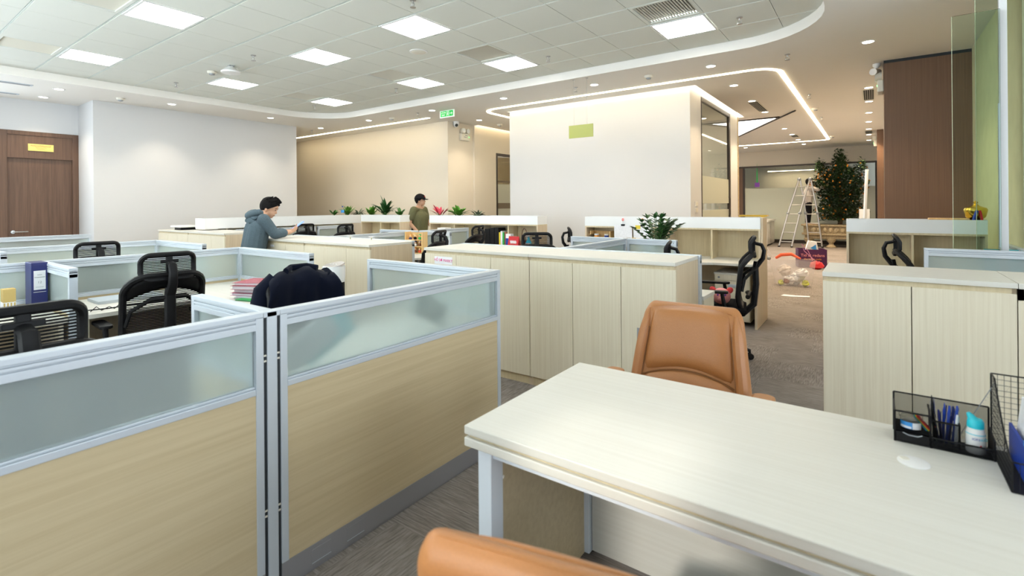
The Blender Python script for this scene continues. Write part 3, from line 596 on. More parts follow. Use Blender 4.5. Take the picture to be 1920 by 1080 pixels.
MB().box(0, -.012, 1.01, L, .515, 1.035).build('top', 'wood_x', t); MB().box(0, 0, .955, L, .02, 1.01).build('header', 'wood_v', t)
MB().box(0, 0, 0, .02, .515, 1.01).build('side_panel', 'wood_v', t); MB().box(L - .02, 0, 0, L, .515, 1.01).build('side_panel', 'wood_v', t); MB().box(.02, .50, 0, L - .02, .515, 1.01).build('back_panel', 'wood_inner', t)
for z in (.05, .36, .655): MB().box(.02, .01, z, L - .02, .5, z + .022).build('shelf', 'wood_inner', t)
def binder(x, y, z, w, h, dpt, m, label, rz=0, lab=True, name='binder'):
    t = thing(name, label, 'binder', (x, y, z), rz, 'ring binders'); MB().box(0, 0, 0, w, dpt, h).build('cover', m, t, bevel=.003)
    if lab: MB().box(w * .18, -.001, h * .45, w * .82, 0, h * .85).build('spine_label', 'paper', t)
    return t
def flat_stack(x, y, z, items, label0):
    zz = z
    for i, (w, d, h, m, nm) in enumerate(items):
        tag(MB().box(-w / 2, -d / 2, 0, w / 2, d / 2, h).build('document', m, bevel=.002), label0 + nm, 'document', 'shelved documents').location = (x + random.uniform(-.01, .01), y, zz); zz += h
for i in range(6):
    binder(.575 + i * .085, 3.31, .677, .08, .16 if i < 3 else .25, .24, ['blue_light', 'blue_light', 'blue_light', 'navy_binder', 'red', 'blue_light'][i], ['first', 'second', 'third', 'fourth', 'fifth', 'sixth'][i] + ' binder on the upper shelf at the right edge')
flat_stack(.70, 3.43, .838, [(.24, .22, .02, 'paper', 'white papers on the first blue binders'), (.24, .22, .022, 'red', 'red folder on the first blue binders'), (.24, .22, .014, 'paper', 'white folder on the red one'), (.24, .22, .02, 'brown_toy', 'brown folder on top of the shelf stack')], 'lying ')
for i in range(6): binder(.575 + i * .085, 3.32, .382, .08, .24, .24, ['black_plastic', 'paper', 'blue', 'blue', 'paper', 'black_plastic'][i], ['first', 'second', 'third', 'fourth', 'fifth', 'sixth'][i] + ' binder on the middle shelf at the right edge')

# ------------------------------------------------------------------ work desks
def desk(label, poly, panels, zt=.73, zb=.70):
    t = thing('work_desk', label, 'desk', (poly[0][0], poly[0][1], 0), group='workstation desks'); ox, oy = poly[0]
    MB().prism([(x - ox, y - oy) for x, y in poly], zb, zt).build('desk_top', 'wood_x', t, bevel=.003)
    for (x0, y0, x1, y1) in panels: MB().box(x0 - ox, y0 - oy, 0, x1 - ox, y1 - oy, zb).build('side_panel', 'wood_v', t)
    return t
desk('desk with red folders behind the foreground partition', [(-4.855, 1.0), (-4.12, 1.0), (-4.12, 1.62), (-4.02, 1.76), (-3.42, 1.76), (-3.42, 2.305), (-4.855, 2.305)], [(-3.45, 1.8, -3.425, 2.28), (-4.84, 1.0, -4.16, 1.025), (-4.84, 1.03, -4.82, 2.28)])
desk('desk with the blue binder at the left', [(-4.855, -.5), (-4.12, -.5), (-4.12, .91), (-4.855, .91)], [(-4.84, -.48, -4.15, -.455), (-4.84, .87, -4.15, .895)])
desk('desk hidden behind the right foreground partition', [(-2.42, 1.0), (-1.83, 1.0), (-1.83, 2.285), (-2.42, 2.285)], [(-2.38, 1.01, -1.85, 1.03), (-2.38, 2.255, -1.85, 2.28)])
desk('desk in the third row behind the single headrest', [(-6.83, .97), (-6.2, .97), (-6.2, 2.3), (-6.83, 2.3)], [(-6.8, .98, -6.25, 1.0), (-6.8, 2.27, -6.25, 2.29)])
desk('desk return at the end of the long middle cabinet', [(-2.195, 3.825), (-1.02, 3.825), (-1.02, 4.14), (-2.195, 4.14)], [(-1.045, 3.835, -1.022, 4.12)])
desk('desk behind the middle cabinet at its left half', [(-3.35, 3.825), (-2.255, 3.825), (-2.255, 4.35), (-3.35, 4.35)], [(-3.33, 3.83, -3.31, 4.33)])
desk('desk carrying the toy shelf', [(-5.59, 3.82), (-4.95, 3.82), (-4.95, 4.55), (-4.8, 4.75), (-4.35, 4.75), (-4.35, 5.31), (-5.59, 5.31)], [(-4.38, 4.78, -4.355, 5.29)])
desk('curved desk under the right planter shelf with a drawer unit', [(-2.20, 6.8), (-2.20, 5.25), (-1.72, 5.25), (-1.72, 5.8), (-1.66, 6.0), (-1.52, 6.1), (-1.085, 6.13), (-1.085, 6.8)], [(-2.18, 6.76, -1.085, 6.79)])
desk('desk under the middle planter shelf', [(-3.4, 6.8), (-3.4, 6.12), (-2.24, 6.12), (-2.24, 6.8)], [(-3.38, 6.14, -3.36, 6.78)])
desk('desk under the shelf with the red calendar', [(-5.38, 6.8), (-5.38, 6.12), (-4.225, 6.12), (-4.225, 6.8)], [(-4.25, 6.14, -4.23, 6.78)])
desk('desk under the shelf beside the red plant', [(-6.58, 6.8), (-6.58, 6.12), (-5.64, 6.12), (-5.64, 6.8)], [(-6.56, 6.14, -6.54, 6.78)])
desk('desk under the shelf with five green plants', [(-8.55, 6.8), (-8.55, 6.12), (-7.4, 6.12), (-7.4, 6.8)], [(-7.43, 6.14, -7.41, 6.78)])
desk('desk under the right hand planter shelf', [(-.225, 6.72), (-.225, 6.02), (.86, 6.02), (.86, 6.72)], [(-.22, 6.04, -.2, 6.7)])
desk('desk in front of the far left partition', [(-8.69, 4.15), (-8.1, 4.15), (-8.1, 5.5), (-8.69, 5.5)], [(-8.66, 4.17, -8.12, 4.19)])
t = thing('drawer_unit', 'pale wood mobile drawer unit under the curved desk', 'drawers', (-1.53, 6.2, 0))
MB().box(0, .02, .05, .385, .5, .585).build('body', 'wood_v', t); MB().box(-.005, -.002, .585, .39, .5, .605).build('top', 'wood_x', t)
for z0, z1 in ((.06, .22), (.225, .40), (.405, .515), (.52, .583)): MB().box(.004, 0, z0, .381, .02, z1).build('drawer', 'wood_v', t)
MB().box(.15, -.004, .44, .25, 0, .475).build('handle', 'alu', t); MB().cyl((.05, -.006, .55), (.05, 0, .55), .012).build('lock', 'alu_dark', t)

# ------------------------------------------------------------------ planter shelves (hutches)
def hutch(label, x0, x1, y0=6.52, y1=6.8, z0=.73, zs=1.088, zt=1.242, full=None, ends=(1, 1)):
    t = thing('planter_shelf', label, 'shelf unit', (x0, y0, z0), group='shelf units with white planter boxes'); L = x1 - x0; D = y1 - y0; h = zs - z0; H = zt - z0
    pb = MB()
    pb.box(0, -.004, h + .02, L, .012, H).box(0, D - .012, h + .02, L, D, H).box(0, .012, h + .02, .012, D - .012, H).box(L - .012, .012, h + .02, L, D - .012, H).box(.012, .012, h + .02, L - .012, D - .012, h + .03)
    pb.build('planter_box', 'white_gloss', t); MB().box(.012, .012, h + .03, L - .012, D - .012, H - .03).build('soil', 'soil', t)
    MB().box(0, 0, h, L, D, h + .02).build('shelf_board', 'wood_inner', t)
    for a in (0, L - .02): MB().box(a, .0, 0, a + .02, D, h).build('side_panel', 'wood_end', t)
    MB().box(L / 2 - .01, .01, 0, L / 2 + .01, D - .01, h).build('divider', 'wood_inner', t)
    MB().box(.02, D - .015, 0, L - .02, D, h).build('back_panel', 'wood_inner', t)
    return t
hutch('white topped planter shelf nearest the drawer unit', -2.198, -1.085)
hutch('white topped planter shelf with the hanging papers', -3.402, -2.202)
hutch('white topped planter shelf with the red calendar', -5.38, -4.225)
hutch('white topped planter shelf with the red plant', -6.58, -5.384)
hutch('white topped planter shelf with the tall dark plant', -8.55, -7.372)
hutch('white topped planter shelf at the right with the gold bowl', -.232, .866, 6.38, 6.66)
t = thing('end_panel', 'tall wood end panel beside the drawer unit', 'panel', (-1.083, 6.125, 0)); MB().prism([(0, 0), (.68, 0), (.68, 1.242), (.40, 1.242), (.40, .735), (0, .735)], 0, .024, Tm((0, 0, 0), rx=PI / 2, rz=PI / 2)).build('panel', 'wood_end', t)
t = thing('planter_wall', 'long white planter box along the left wall', 'planter', (-9.32, 3.72, 0))
MB().box(0, 0, 1.06, .36, .012, 1.235).box(0, 3.26, 1.06, .36, 3.27, 1.235).box(.348, .012, 1.06, .36, 3.26, 1.235).box(0, .012, 1.06, .012, 3.26, 1.235).box(.012, .012, 1.06, .348, 3.26, 1.075).build('box', 'white_gloss', t)
MB().box(.012, .012, 1.075, .348, 3.26, 1.20).build('soil', 'soil', t)
MB().box(.02, .35, 0, .34, .37, 1.06).box(.02, 2.9, 0, .34, 2.92, 1.06).box(.02, .37, 0, .04, 2.9, 1.06).build('base_panels', 'wood_v', t)

# ------------------------------------------------------------------ chairs
def caster_set(t, R, z, mleg, n=5, rz=0, leg_r=.018):
    for i in range(n):
        a = rz + 2 * PI * i / n; c, s_ = math.cos(a), math.sin(a)
        MB().tube([(.03 * c, .03 * s_, z + .055), (R * .6 * c, R * .6 * s_, z + .045), (R * c, R * s_, z + .02)], [leg_r * 1.3, leg_r * 1.1, leg_r * .8], 8).build('leg', mleg, t, smooth=True)
        q = Vector((-s_, c, 0)); k = MB()
        for e in (-.017, .017):
            p = Vector((R * c, R * s_, .029)) + q * e; k.cyl(p - q * .008, p + q * .008, .028, .028, 12)
        k.cyl((R * c, R * s_, .03), (R * c, R * s_, z + .03), .009, .009, 6)
        k.build('caster', 'black_plastic', t, smooth=True)
def office_chair(label, headrest=True):
    t = thing('office_chair', label, 'office chair', group='black mesh office chairs')
    caster_set(t, .29, .06, 'black_plastic')
    MB().cyl((0, 0, .10), (0, 0, .30), .028).cyl((0, 0, .28), (0, 0, .42), .018).build('gas_column', 'black_plastic', t, smooth=True)
    MB().box(-.09, -.12, .40, .09, .10, .435).build('mechanism', 'black_plastic', t, bevel=.01)
    def seat(u, v):
        x = (u - .5) * .5; y = (v - .5) * .48; e = max(abs(u - .5), abs(v - .5)) * 2
        return Vector((x * (1 - .10 * max(0, e - .8) / .2), y, .50 - .03 * max(0, e - .75) / .25 - .02 * max(0, v - .8) / .2))
    MB().grid(seat, 14, 14).build('seat', 'black_fabric', t, smooth=True, solid=.05)
    def back_y(x, z):                     # curved back: dished sideways, top leans and curls backwards
        k = (z - .50) / .48
        return -.215 - .05 * k + .03 * math.sin(k * PI) - .05 * max(0, k - .78) / .22 + .9 * x * x * .55
    def ring(x0, z0, x1, z1, r, fy, inset=0): return [Vector((x, fy(x, z), z)) for x, z in rrect(x0 + inset, z0 + inset, x1 - inset, z1 - inset, r, 6)]
    MB().tube(ring(-.225, .50, .225, .98, .11, back_y), .021, 8, closed=True).build('back_frame', 'black_plastic', t, smooth=True)
    def topband(u, v):
        x = (u - .5) * .42; zc = .985 - 1.6 * x * x; z = zc - .095 * v + .0; return Vector((x, back_y(x, z) - .004, z))
    MB().grid(topband, 12, 3).build('top_band', 'black_plastic', t, smooth=True, solid=.014)
    def net(u, v):
        x = (u - .5) * .42; z = .52 + v * .44; return Vector((x, back_y(x, z), z))
    MB().grid(net, 10, 10).build('back_net', 'chair_net', t, smooth=True)
    MB().tube([(0, -.10, .42), (0, -.22, .43), (0, -.31, .52), (0, -.33, .70), (0, -.325, .84), (0, -.335, .90)], [.03, .03, .028, .026, .026, .024], 8, sx=1.3).build('spine', 'black_plastic', t, smooth=True)
    for s_ in (-1, 1): MB().tube([(0, -.33, .84), (s_ * .10, -.30, .83), (s_ * .19, -.235, .76), (s_ * .215, -.215, .66)], [.016, .014, .013, .012], 7).build('back_strut', 'black_plastic', t, smooth=True)
    MB().tube([(-.13, -.26, .60), (0, -.28, .62), (.13, -.26, .60)], .02, 7).build('lumbar_bar', 'black_plastic', t, smooth=True)
    for s_ in (-1, 1):
        a = MB().tube([(s_ * .16, -.05, .43), (s_ * .27, -.06, .44), (s_ * .285, -.08, .52), (s_ * .285, -.06, .645)], .016, 8).build('arm_support', 'black_plastic', t, smooth=True)
        MB().prism(rrect(-.036, -.13, .036, .14, .03, 4), 0, .022, Tm((s_ * .285, .02, .645))).build('arm_pad', 'black_plastic', t, bevel=.006)
    if headrest:
        def hy(x, z):
            k = (z - 1.035) / .09; return -.285 - .045 * k * k + .9 * x * x * .3
        MB().tube([(0, -.335, .86), (0, -.385, .93), (0, -.395, 1.00), (0, -.375, 1.05), (0, -.31, 1.065)], [.022, .019, .017, .017, .014], 8, sx=1.5).build('headrest_arm', 'black_plastic', t, smooth=True)
        MB().tube(ring(-.15, .955, .15, 1.115, .05, hy), .016, 8, closed=True).build('headrest_frame', 'black_plastic', t, smooth=True)
        def hn(u, v):
            x = (u - .5) * .285; z = .965 + v * .14; return Vector((x, hy(x, z), z))
        MB().grid(hn, 8, 8).build('headrest_net', 'chair_net', t, smooth=True)
        MB().box(-.018, -.325, .97, .018, -.30, 1.105).box(-.05, -.33, 1.06, .05, -.31, 1.08).build('headrest_bracket', 'black_plastic', t, bevel=.004)
    return t
def place(o, x, y, deg): o.location = (x, y, 0); o.rotation_euler = (0, 0, math.radians(deg)); return o
ch = place(office_chair('black mesh chair with headrest facing the blue desk items, behind the middle of the foreground partition'), -4.06, 1.36, 86)
ch['label'] = 'black mesh chair with headrest before the desk with red folders'
def chair(x, y, deg, label): return copy_tree(ch, (x, y, 0), math.radians(deg), label)
chair(-2.40, .345, 92, 'nearest black chair at the left edge, headrest close to the partition')
chair(-5.80, 1.42, 90, 'black chair showing only its headrest in the third row')
chair(-1.17, 4.80, 101, 'black chair in full side view with a pink plush on it')
chair(.47, 5.66, -90, 'black chair at the right behind the two door cabinet')
chair(-1.86, 4.60, 106, 'black chair peeking over the middle cabinet by the potted plant').scale = (1, 1, .945)
chair(-2.91, 5.80, -60, 'black chair standing alone before the white room wall')
chair(-3.05, 4.70, 32, 'black chair below the blue spray bottle')
chair(-4.95, 5.55, 100, 'black chair beside the stacked books and red calendar')
chair(-4.44, 4.20, 106, 'black chair right of the toy shelf')
chair(-7.35, 5.05, 95, 'black chair left of the five plants')
chair(-8.15, 4.85, 90, 'black chair behind the phone of the leaning person')
c2 = place(office_chair('low black mesh chair without headrest under the five plants', False), -6.35, 5.0, 170)
jc = copy_tree(c2, (-2.72, 1.79, 0), math.radians(-95), 'black chair wearing the dark navy jacket')
# jacket hung over that chair's back
t = thing('jacket', 'dark navy jacket draped over a chair back', 'jacket', (-2.775, 1.79, 0), math.radians(-95)); t.scale = (.87, .80, .985)
def jk(front):
    def fn(u, v):
        a = (u - .5) * 2; w = .245 + .075 * v ** .7; x = a * w
        zt = 1.035 - .055 * abs(a) ** 2.2 - .012 * math.sin(7 * a)
        z = zt - v * (.50 if front < 0 else .34)
        bulge = .055 + .035 * math.sin(min(1, v * 3) * PI / 2) + .014 * math.sin(9 * a + 5 * v) * v + .012 * math.sin(17 * a - 3 * v) * v
        y = -.285 + front * (bulge * math.sin(min(1, v * 5 + .02) * PI / 2)) + .10 * a * a * .5
        return Vector((x, y, z))
    return fn
MB().grid(jk(-1), 30, 16).build('back', 'navy', t, smooth=True, solid=.012); MB().grid(jk(1), 30, 12).build('front', 'navy', t, smooth=True, solid=.012)
for s_ in (-1, 1):
    MB().tube([(s_ * .17, -.285, .975), (s_ * .245, -.30, .90), (s_ * .285, -.30, .76), (s_ * .29, -.28, .60), (s_ * .28, -.26, .50)], [.07, .085, .082, .07, .06], 12).build('sleeve', 'navy', t, smooth=True)
MB().tube([(-.12, -.25, 1.03), (-.06, -.31, 1.045), (.06, -.31, 1.045), (.12, -.25, 1.03)], .022, 8).build('collar', 'navy', t, smooth=True)

def exec_chair(label):
    t = thing('executive_chair', label, 'chair', group='tan leather executive chairs')
    caster_set(t, .27, .06, 'chrome', leg_r=.022); MB().cyl((0, 0, .10), (0, 0, .40), .03).build('gas_column', 'chrome', t, smooth=True); MB().box(-.1, -.14, .37, .1, .12, .40).build('mechanism', 'black_plastic', t)
    def by(x, z): k = (z - .42) / .56; return -.20 - .10 * k + .02 * math.sin(k * PI) + .35 * x * x
    def wd(z): k = (z - .42) / .56; return .262 - .062 * max(0, k) ** 1.3
    def surf(z0, z1, wk, off, puff, sag=0):
        def fn(u, v):
            a = (u - .5) * 2; z = z0 + (z1 - z0) * v; z = z + sag * (1 - a * a) * (1 if sag else 0) * (1 - v if sag < 0 else 1)
            x = a * wd(z) * wk; e = (1 - abs(a) ** 6) * (1 - abs(2 * v - 1) ** 6)
            return Vector((x, by(x, z) + off + puff * e, z - (.018 * abs(a) ** 3 if z1 > .9 and v > .8 else 0)))
        return fn
    ARC = .045
    def lum(u, v):
        a = (u - .5) * 2; z = .43 + v * (.205 + ARC * (1 - a * a)); x = a * wd(z) * .80; e = (1 - abs(a) ** 8) * (1 - abs(2 * v - 1) ** 8)
        return Vector((x, by(x, z) - .004 + .038 * e, z))
    def upper(u, v):
        a = (u - .5) * 2; z0 = .638 + ARC * (1 - a * a); z = z0 + v * (.955 - .012 * a * a - z0); x = a * wd(z) * .80; e = (1 - abs(a) ** 8) * (1 - abs(2 * v - 1) ** 8)
        return Vector((x, by(x, z) - .004 + .038 * e, z))
    MB().grid(lum, 16, 10).build('lumbar_cushion', 'leather', t, smooth=True, solid=.03); MB().grid(upper, 16, 14).build('back_cushion', 'leather', t, smooth=True, solid=.03)
    sh = MB(); rings = []; vv = [.88 * k / 10 for k in range(11)] + [.88 + .12 * math.sin(PI / 2 * k / 8) for k in range(1, 9)]; nz = len(vv) - 1
    for v in vv:                       # closed padded shell, rounded at the top
        z = .40 + .575 * v; q = max(0, (v - .88) / .12); th = .050 * math.sqrt(max(.03, 1 - q * q)); ww = wd(min(z, .97)) * (1.02 - .16 * (1 - math.sqrt(max(0, 1 - q * q))))
        rings.append([(x, by(x, z) - .026 + y * (1 - .25 * abs(x / ww) ** 4), z) for x, y in rrect(-ww, -th, ww, th, min(.038, th * .98), 5)])
    n_ = len(rings[0]); sh.add([p for r_ in rings for p in r_], [(a * n_ + b, a * n_ + (b + 1) % n_, (a + 1) * n_ + (b + 1) % n_, (a + 1) * n_ + b) for a in range(nz) for b in range(n_)] + [tuple(range(n_))[::-1], tuple(nz * n_ + b for b in range(n_))])
    sh.build('back_shell', 'leather', t, smooth=True)
    for s_ in (-1, 1):
        pw = [.43 + .515 * k / 12 for k in range(13)]
        MB().tube([(s_ * wd(z) * .905, by(wd(z) * .9, z) + .004, z) for z in pw], [.036] * 10 + [.032, .024, .008], 10, sx=.75).build('wing', 'leather', t, smooth=True)
        MB().tube([(s_ * wd(z) * .81, by(wd(z) * .8, z) + .024, z) for z in pw[:-2]], .004, 5).build('seam', 'leather_dark', t, smooth=True)
    MB().tube([(a * wd(.64) * .79, by(a * wd(.64) * .79, .64) + .030, .634 + ARC * (1 - a * a)) for a in [-1 + 2 * k / 14 for k in range(15)]], .0035, 5).build('seam', 'leather_dark', t, smooth=True)
    def seat(u, v):
        x = (u - .5) * .5; y = -.20 + v * .46; e = max(abs(u - .5), abs(v - .5)) * 2; return Vector((x, y, .475 - .035 * max(0, e - .8) / .2))
    MB().grid(seat, 14, 14).build('seat', 'leather', t, smooth=True, solid=.07)
    for s_ in (-1, 1):
        MB().tube([(s_ * .22, -.02, .40), (s_ * .31, -.02, .42), (s_ * .325, 0, .52), (s_ * .315, .02, .625)], .016, 8, sx=1.6).build('arm_support', 'chrome', t, smooth=True)
        ap = MB().prism(rrect(-.042, -.20, .042, .14, .035, 5), 0, .035, Tm((s_ * .305, .03, .622), rx=.05)).build('armrest', 'leather', t, bevel=.01)
        MB().box(-.03, .138, .008, .03, .146, .03, Tm((s_ * .305, .03, .622), rx=.05)).build('chrome_end', 'chrome', ap)
    return t
ec = place(exec_chair('tan leather chair facing the camera across the desk'), -.69, 2.13, 180 + 2); ec.scale = (1.06, 1, .962)
copy_tree(ec, (-.425, .875, 0), math.radians(13), 'tan leather chair back cut by the bottom edge')

near = bpy.data.objects['executive_chair.001']; near.scale = (1, 1, .965)
for c in near.children:
    if c.name.startswith('arm'): c.location.z -= .17        # its arms are set low, under the desk edge
# ------------------------------------------------------------------ the big desk
t = thing('executive_desk', 'large pale wood desk with white legs in the foreground', 'desk', (0, 0, 0)); X0, X1, Y0, Y1 = -1.015, .62, 1.145, 1.885
MB().box(X0, Y0, .724, X1, Y1, .75).build('desk_top', 'wood_x', t, bevel=.003); MB().box(X0 + .0, Y0 + .0, .688, X1, Y1, .714).build('under_top', 'wood_x', t, bevel=.003); MB().box(X0 + .012, Y0 + .012, .714, X1 - .012, Y1 - .012, .724).build('spacer', 'wood_inner', t)
for x in (X0 + .03, X1 - .08):
    for y in (Y0 + .03, Y1 - .08):
        lg = MB().box(x, y, .012, x + .05, y + .06, .688).build('leg', 'steel_white', t, bevel=.002); MB().cyl((x + .04, y + .05, 0), (x + .04, y + .05, .012), .014).build('foot', 'black_plastic', lg)
for y in (Y0 + .04, Y1 - .07): MB().box(X0 + .08, y, .655, X1 - .08, y + .03, .688).build('rail', 'steel_white', t)
MB().box(X0 + .04, Y0 + .09, .01, X0 + .058, Y1 - .08, .688).build('end_panel', 'wood_board', t); MB().box(X1 - .058, Y0 + .09, .01, X1 - .04, Y1 - .08, .688).build('end_panel', 'wood_board', t)
MB().box(X0 + .085, Y1 - .062, .02, X1 - .085, Y1 - .044, .688).build('modesty_panel', 'wood_x', t)
MB().cyl((X0 + .036, Y0 + .115, .56), (X0 + .0615, Y0 + .115, .56), .006, .006, 10).build('screw', 'chrome', t)
gm = MB().lathe([(.034, 0), (.034, .003), (.031, .004)], n=24).build('grommet', 'white_plastic', t, smooth=True); gm.location = (.080, 1.640, .75); MB().lathe([(.011, .004), (.0105, .0055)], (-.018, .006, 0), 14).build('cable_cap', 'cream_plastic', gm)
ZD = .75
def wires(lines, r): 
    m_ = MB()
    for a, b in lines: m_.tube([a, b], r, 4)
    return m_
# mesh pen organiser
OX, OY = .045, 1.765
t = thing('desk_organiser', 'black wire mesh pen organiser on the desk', 'organiser', (OX, OY, ZD)); w, dp, hh = .205, .085, .112
def frame_rect(x0, z0, x1, z1, y, r=.0022): return [[(x0, y, z0), (x1, y, z0)], [(x1, y, z0), (x1, y, z1)], [(x1, y, z1), (x0, y, z1)], [(x0, y, z1), (x0, y, z0)]]
MB().box(0, dp, 0, w, dp + .001, hh).build('back_net', 'wire_net', t); wires(frame_rect(0, 0, w, hh, dp), .0022).build('back_rim', 'black_plastic', t)
MB().box(0, 0, 0, w, dp, .0015).build('floor_net', 'wire_net', t); MB().box(0, 0, .0, .001, dp, .088).build('side_net', 'wire_net', t); MB().box(w, 0, 0, w + .001, dp, .05).build('side_net', 'wire_net', t)
for ln in ([[(0, 0, .085), (0, dp, .09)], [(0, 0, 0), (0, 0, .085)], [(w, 0, 0), (w, 0, .05)], [(w, 0, .05), (w, dp, .06)], [(0, 0, .085), (.078, 0, .085)], [(.078, 0, 0), (.078, 0, .085)], [(.078, 0, .085), (.078, dp, .09)]]): MB().tube(ln, .0024, 4).build('rim', 'black_plastic', t)
MB().box(.078, 0, 0, .079, dp, .085).build('divider', 'wire_net', t); MB().box(.079, .03, 0, .14, .031, .065).build('cup_net', 'wire_net', t); wires([[(.079, .03, .065), (.14, .03, .065)], [(.14, .03, 0), (.14, .03, .065)], [(.14, .03, .065), (.14, dp, .068)]], .0024).build('cup_rim', 'black_plastic', t)
MB().box(.079, 0, 0, w, .001, .028).build('front_net', 'wire_net', t); wires([[(.079, 0, .028), (w, 0, .028)]], .0024).build('front_rim', 'black_plastic', t)
MB().box(.004, .0, .032, .074, dp, .0335).build('tray_net', 'wire_net', t)
dr = MB().box(.003, -.003, .003, .075, .06, .029).build('drawer', 'black_plastic', t); MB().tube([(.018, -.004, .029), (.03, -.004, .024), (.05, -.004, .024), (.06, -.004, .029)], .002, 5).build('drawer_lip', 'alu_dark', dr)
jar = thing('clip_jar', 'clear round jar of paper clips with a blue label', 'jar', (OX + .037, OY + .030, ZD + .034)); MB().lathe([(.0235, 0), (.0245, .003), (.0245, .028), (.022, .031)], n=20).build('body', 'clear', jar, smooth=True)
MB().lathe([(.027, .029), (.027, .036), (.024, .038), (.015, .0385)], n=20).build('lid', 'clear', jar, smooth=True); MB().lathe([(.020, .002), (.020, .018)], n=14).build('clips', 'alu_dark', jar)
def lab(a0, a1, z0, z1, r):
    def fn(u, v): a = math.radians(a0 + (a1 - a0) * u); return Vector((r * math.cos(a), r * math.sin(a), z0 + (z1 - z0) * v))
    return fn
MB().grid(lab(200, 275, .004, .022, .0249), 8, 1).build('label', 'blue_light', jar); MB().grid(lab(276, 330, .004, .022, .0249), 8, 1).build('label', 'paper', jar); MB().grid(lab(206, 270, .005, .011, .0251), 8, 1).build('label', 'paper', jar)
nt_ = thing('index_tabs', 'bundle of coloured index tabs in the organiser', 'sticky tabs', (OX + .066, OY + .04, ZD + .036))
for i, m_ in enumerate(('red', 'orange_bag', 'yellow', 'green_plastic', 'blue_light')): MB().box(-.022, -.01, -.0015 + i * -.0022, .022, .01, i * -.0022, Tm((0, 0, .018), ry=.85)).build('tab', m_, nt_)
pens = [(.090, .055, .125, -.006, .00, 'black_plastic', 'tall black pencil in the organiser'), (.098, .05, .105, -.016, .01, 'chrome', 'silver and white pen leaning in the organiser'), (.108, .062, .108, .004, -.004, 'blue', 'blue ballpoint pen nearest the black pencil'), (.114, .05, .104, .008, .004, 'blue', 'blue ballpoint pen in the middle of the cup'), (.120, .06, .103, .010, 0, 'navy_binder', 'dark blue marker in the cup'), (.127, .055, .105, .012, .006, 'blue', 'blue ballpoint pen nearest the spray bottle'), (.133, .045, .085, .004, 0, 'paper', 'white ribbed cutter in the cup'), (.104, .045, .09, -.006, .002, 'navy_binder', 'short dark pen at the front of the cup')]
for x, y, L, dx, dy, m_, lb in pens:
    t = thing('pen', lb, 'pen', (OX + x, OY + y, ZD + .003), group='pens in the organiser'); MB().tube([(0, 0, 0), (dx * .8, dy * .8, L * .8), (dx, dy, L)], [.0034, .0034, .0022 if 'pencil' not in lb else .0008], 8).build('barrel', m_, t, smooth=True); MB().tube([(dx * .55 + .004, dy * .5, L * .6), (dx * .95 + .004, dy * .9, L * .95)], .001, 4).build('pocket_clip', 'chrome', t)
sp = thing('nasal_spray', 'white spray bottle with turquoise cap in the organiser', 'bottle', (OX + .172, OY + .032, ZD + .003)); MB().lathe([(.019, 0), (.0205, .004), (.0205, .052), (.018, .058), (.017, .066), (.016, .068)], n=20).build('bottle', 'white_plastic', sp, smooth=True)
MB().lathe([(.0178, .066), (.0172, .082), (.014, .088)], n=18).tube([(-.004, 0, .082), (-.010, 0, .094), (-.015, 0, .102)], [.0125, .008, .004], 10).build('cap', 'teal', sp, smooth=True)
MB().grid(lab(180, 360, .050, .052, .0207), 14, 1).build('band', 'teal', sp); text('ION', .0085, 'blue', sp, (-.002, -.0212, .040), (PI / 2, 0, 0), .0002); text('MUỐI', .0075, 'teal', sp, (.0135, -.0175, .040), (PI / 2, 0, .6), .0002)
MB().ball((.008, -.0195, .024), (.002, .001, .002), 8, 6).build('drop_mark', 'red', sp)
rl = thing('set_square', 'clear plastic ruler leaning behind the organiser', 'ruler', (OX + .150, OY + .075, ZD)); MB().box(-.014, 0, 0, .014, .0015, .20, Tm(ry=.42)).build('blade', 'clear', rl); MB().box(-.015, 0, .0, -.0135, .002, .20, Tm(ry=.42)).build('edge', 'alu_dark', rl)
for i in range(14): MB().box(-.0125, -.0004, .06 + i * .01, -.0085, 0, .0607 + i * .01, Tm(ry=.42)).build('tick', 'alu_dark', rl)
# wire magazine file
t = thing('magazine_file', 'black wire mesh magazine file at the right edge', 'file holder', (.255, 1.60, ZD)); wf, df, hf = .09, .25, .205
g = MB()
def side(x):
    def top(y): return .07 + (hf - .07) * min(1, max(0, (y / df - .05) / .75)) ** 1.4
    ys = [df * i / 20 for i in range(21)]
    for y in ys: g.tube([(x, y, 0), (x, y, top(y))], .0007, 3)
    for k in range(15):
        z = hf * k / 14; y0 = next((y for y in ys if top(y) >= z - 1e-6), df); g.tube([(x, y0, z), (x, df, z)], .0007, 3)
    return [(x, y, top(y)) for y in ys]
for x in (0, wf): MB().tube([(x, 0, 0)] + side(x) + [(x, df, 0)], .002, 5, closed=True).build('rim', 'black_plastic', t, smooth=True)
for k in range(15): g.tube([(0, df, hf * k / 14), (wf, df, hf * k / 14)], .0007, 3)
for k in range(8): g.tube([(wf * k / 7, df, 0), (wf * k / 7, df, hf)], .0007, 3); g.tube([(wf * k / 7, 0, 0), (wf * k / 7, 0, .07)], .0007, 3)
for p_, q_ in (((0, df, hf), (wf, df, hf)), ((0, 0, .07), (wf, 0, .07)), ((0, 0, 0), (wf, 0, 0))): MB().tube([p_, q_], .002, 5).build('cross_rim', 'black_plastic', t, smooth=True)
g.build('wire_grid', 'black_plastic', t)['kind'] = 'stuff'; MB().box(0, 0, 0, wf, df, .001).build('floor', 'black_plastic', t)
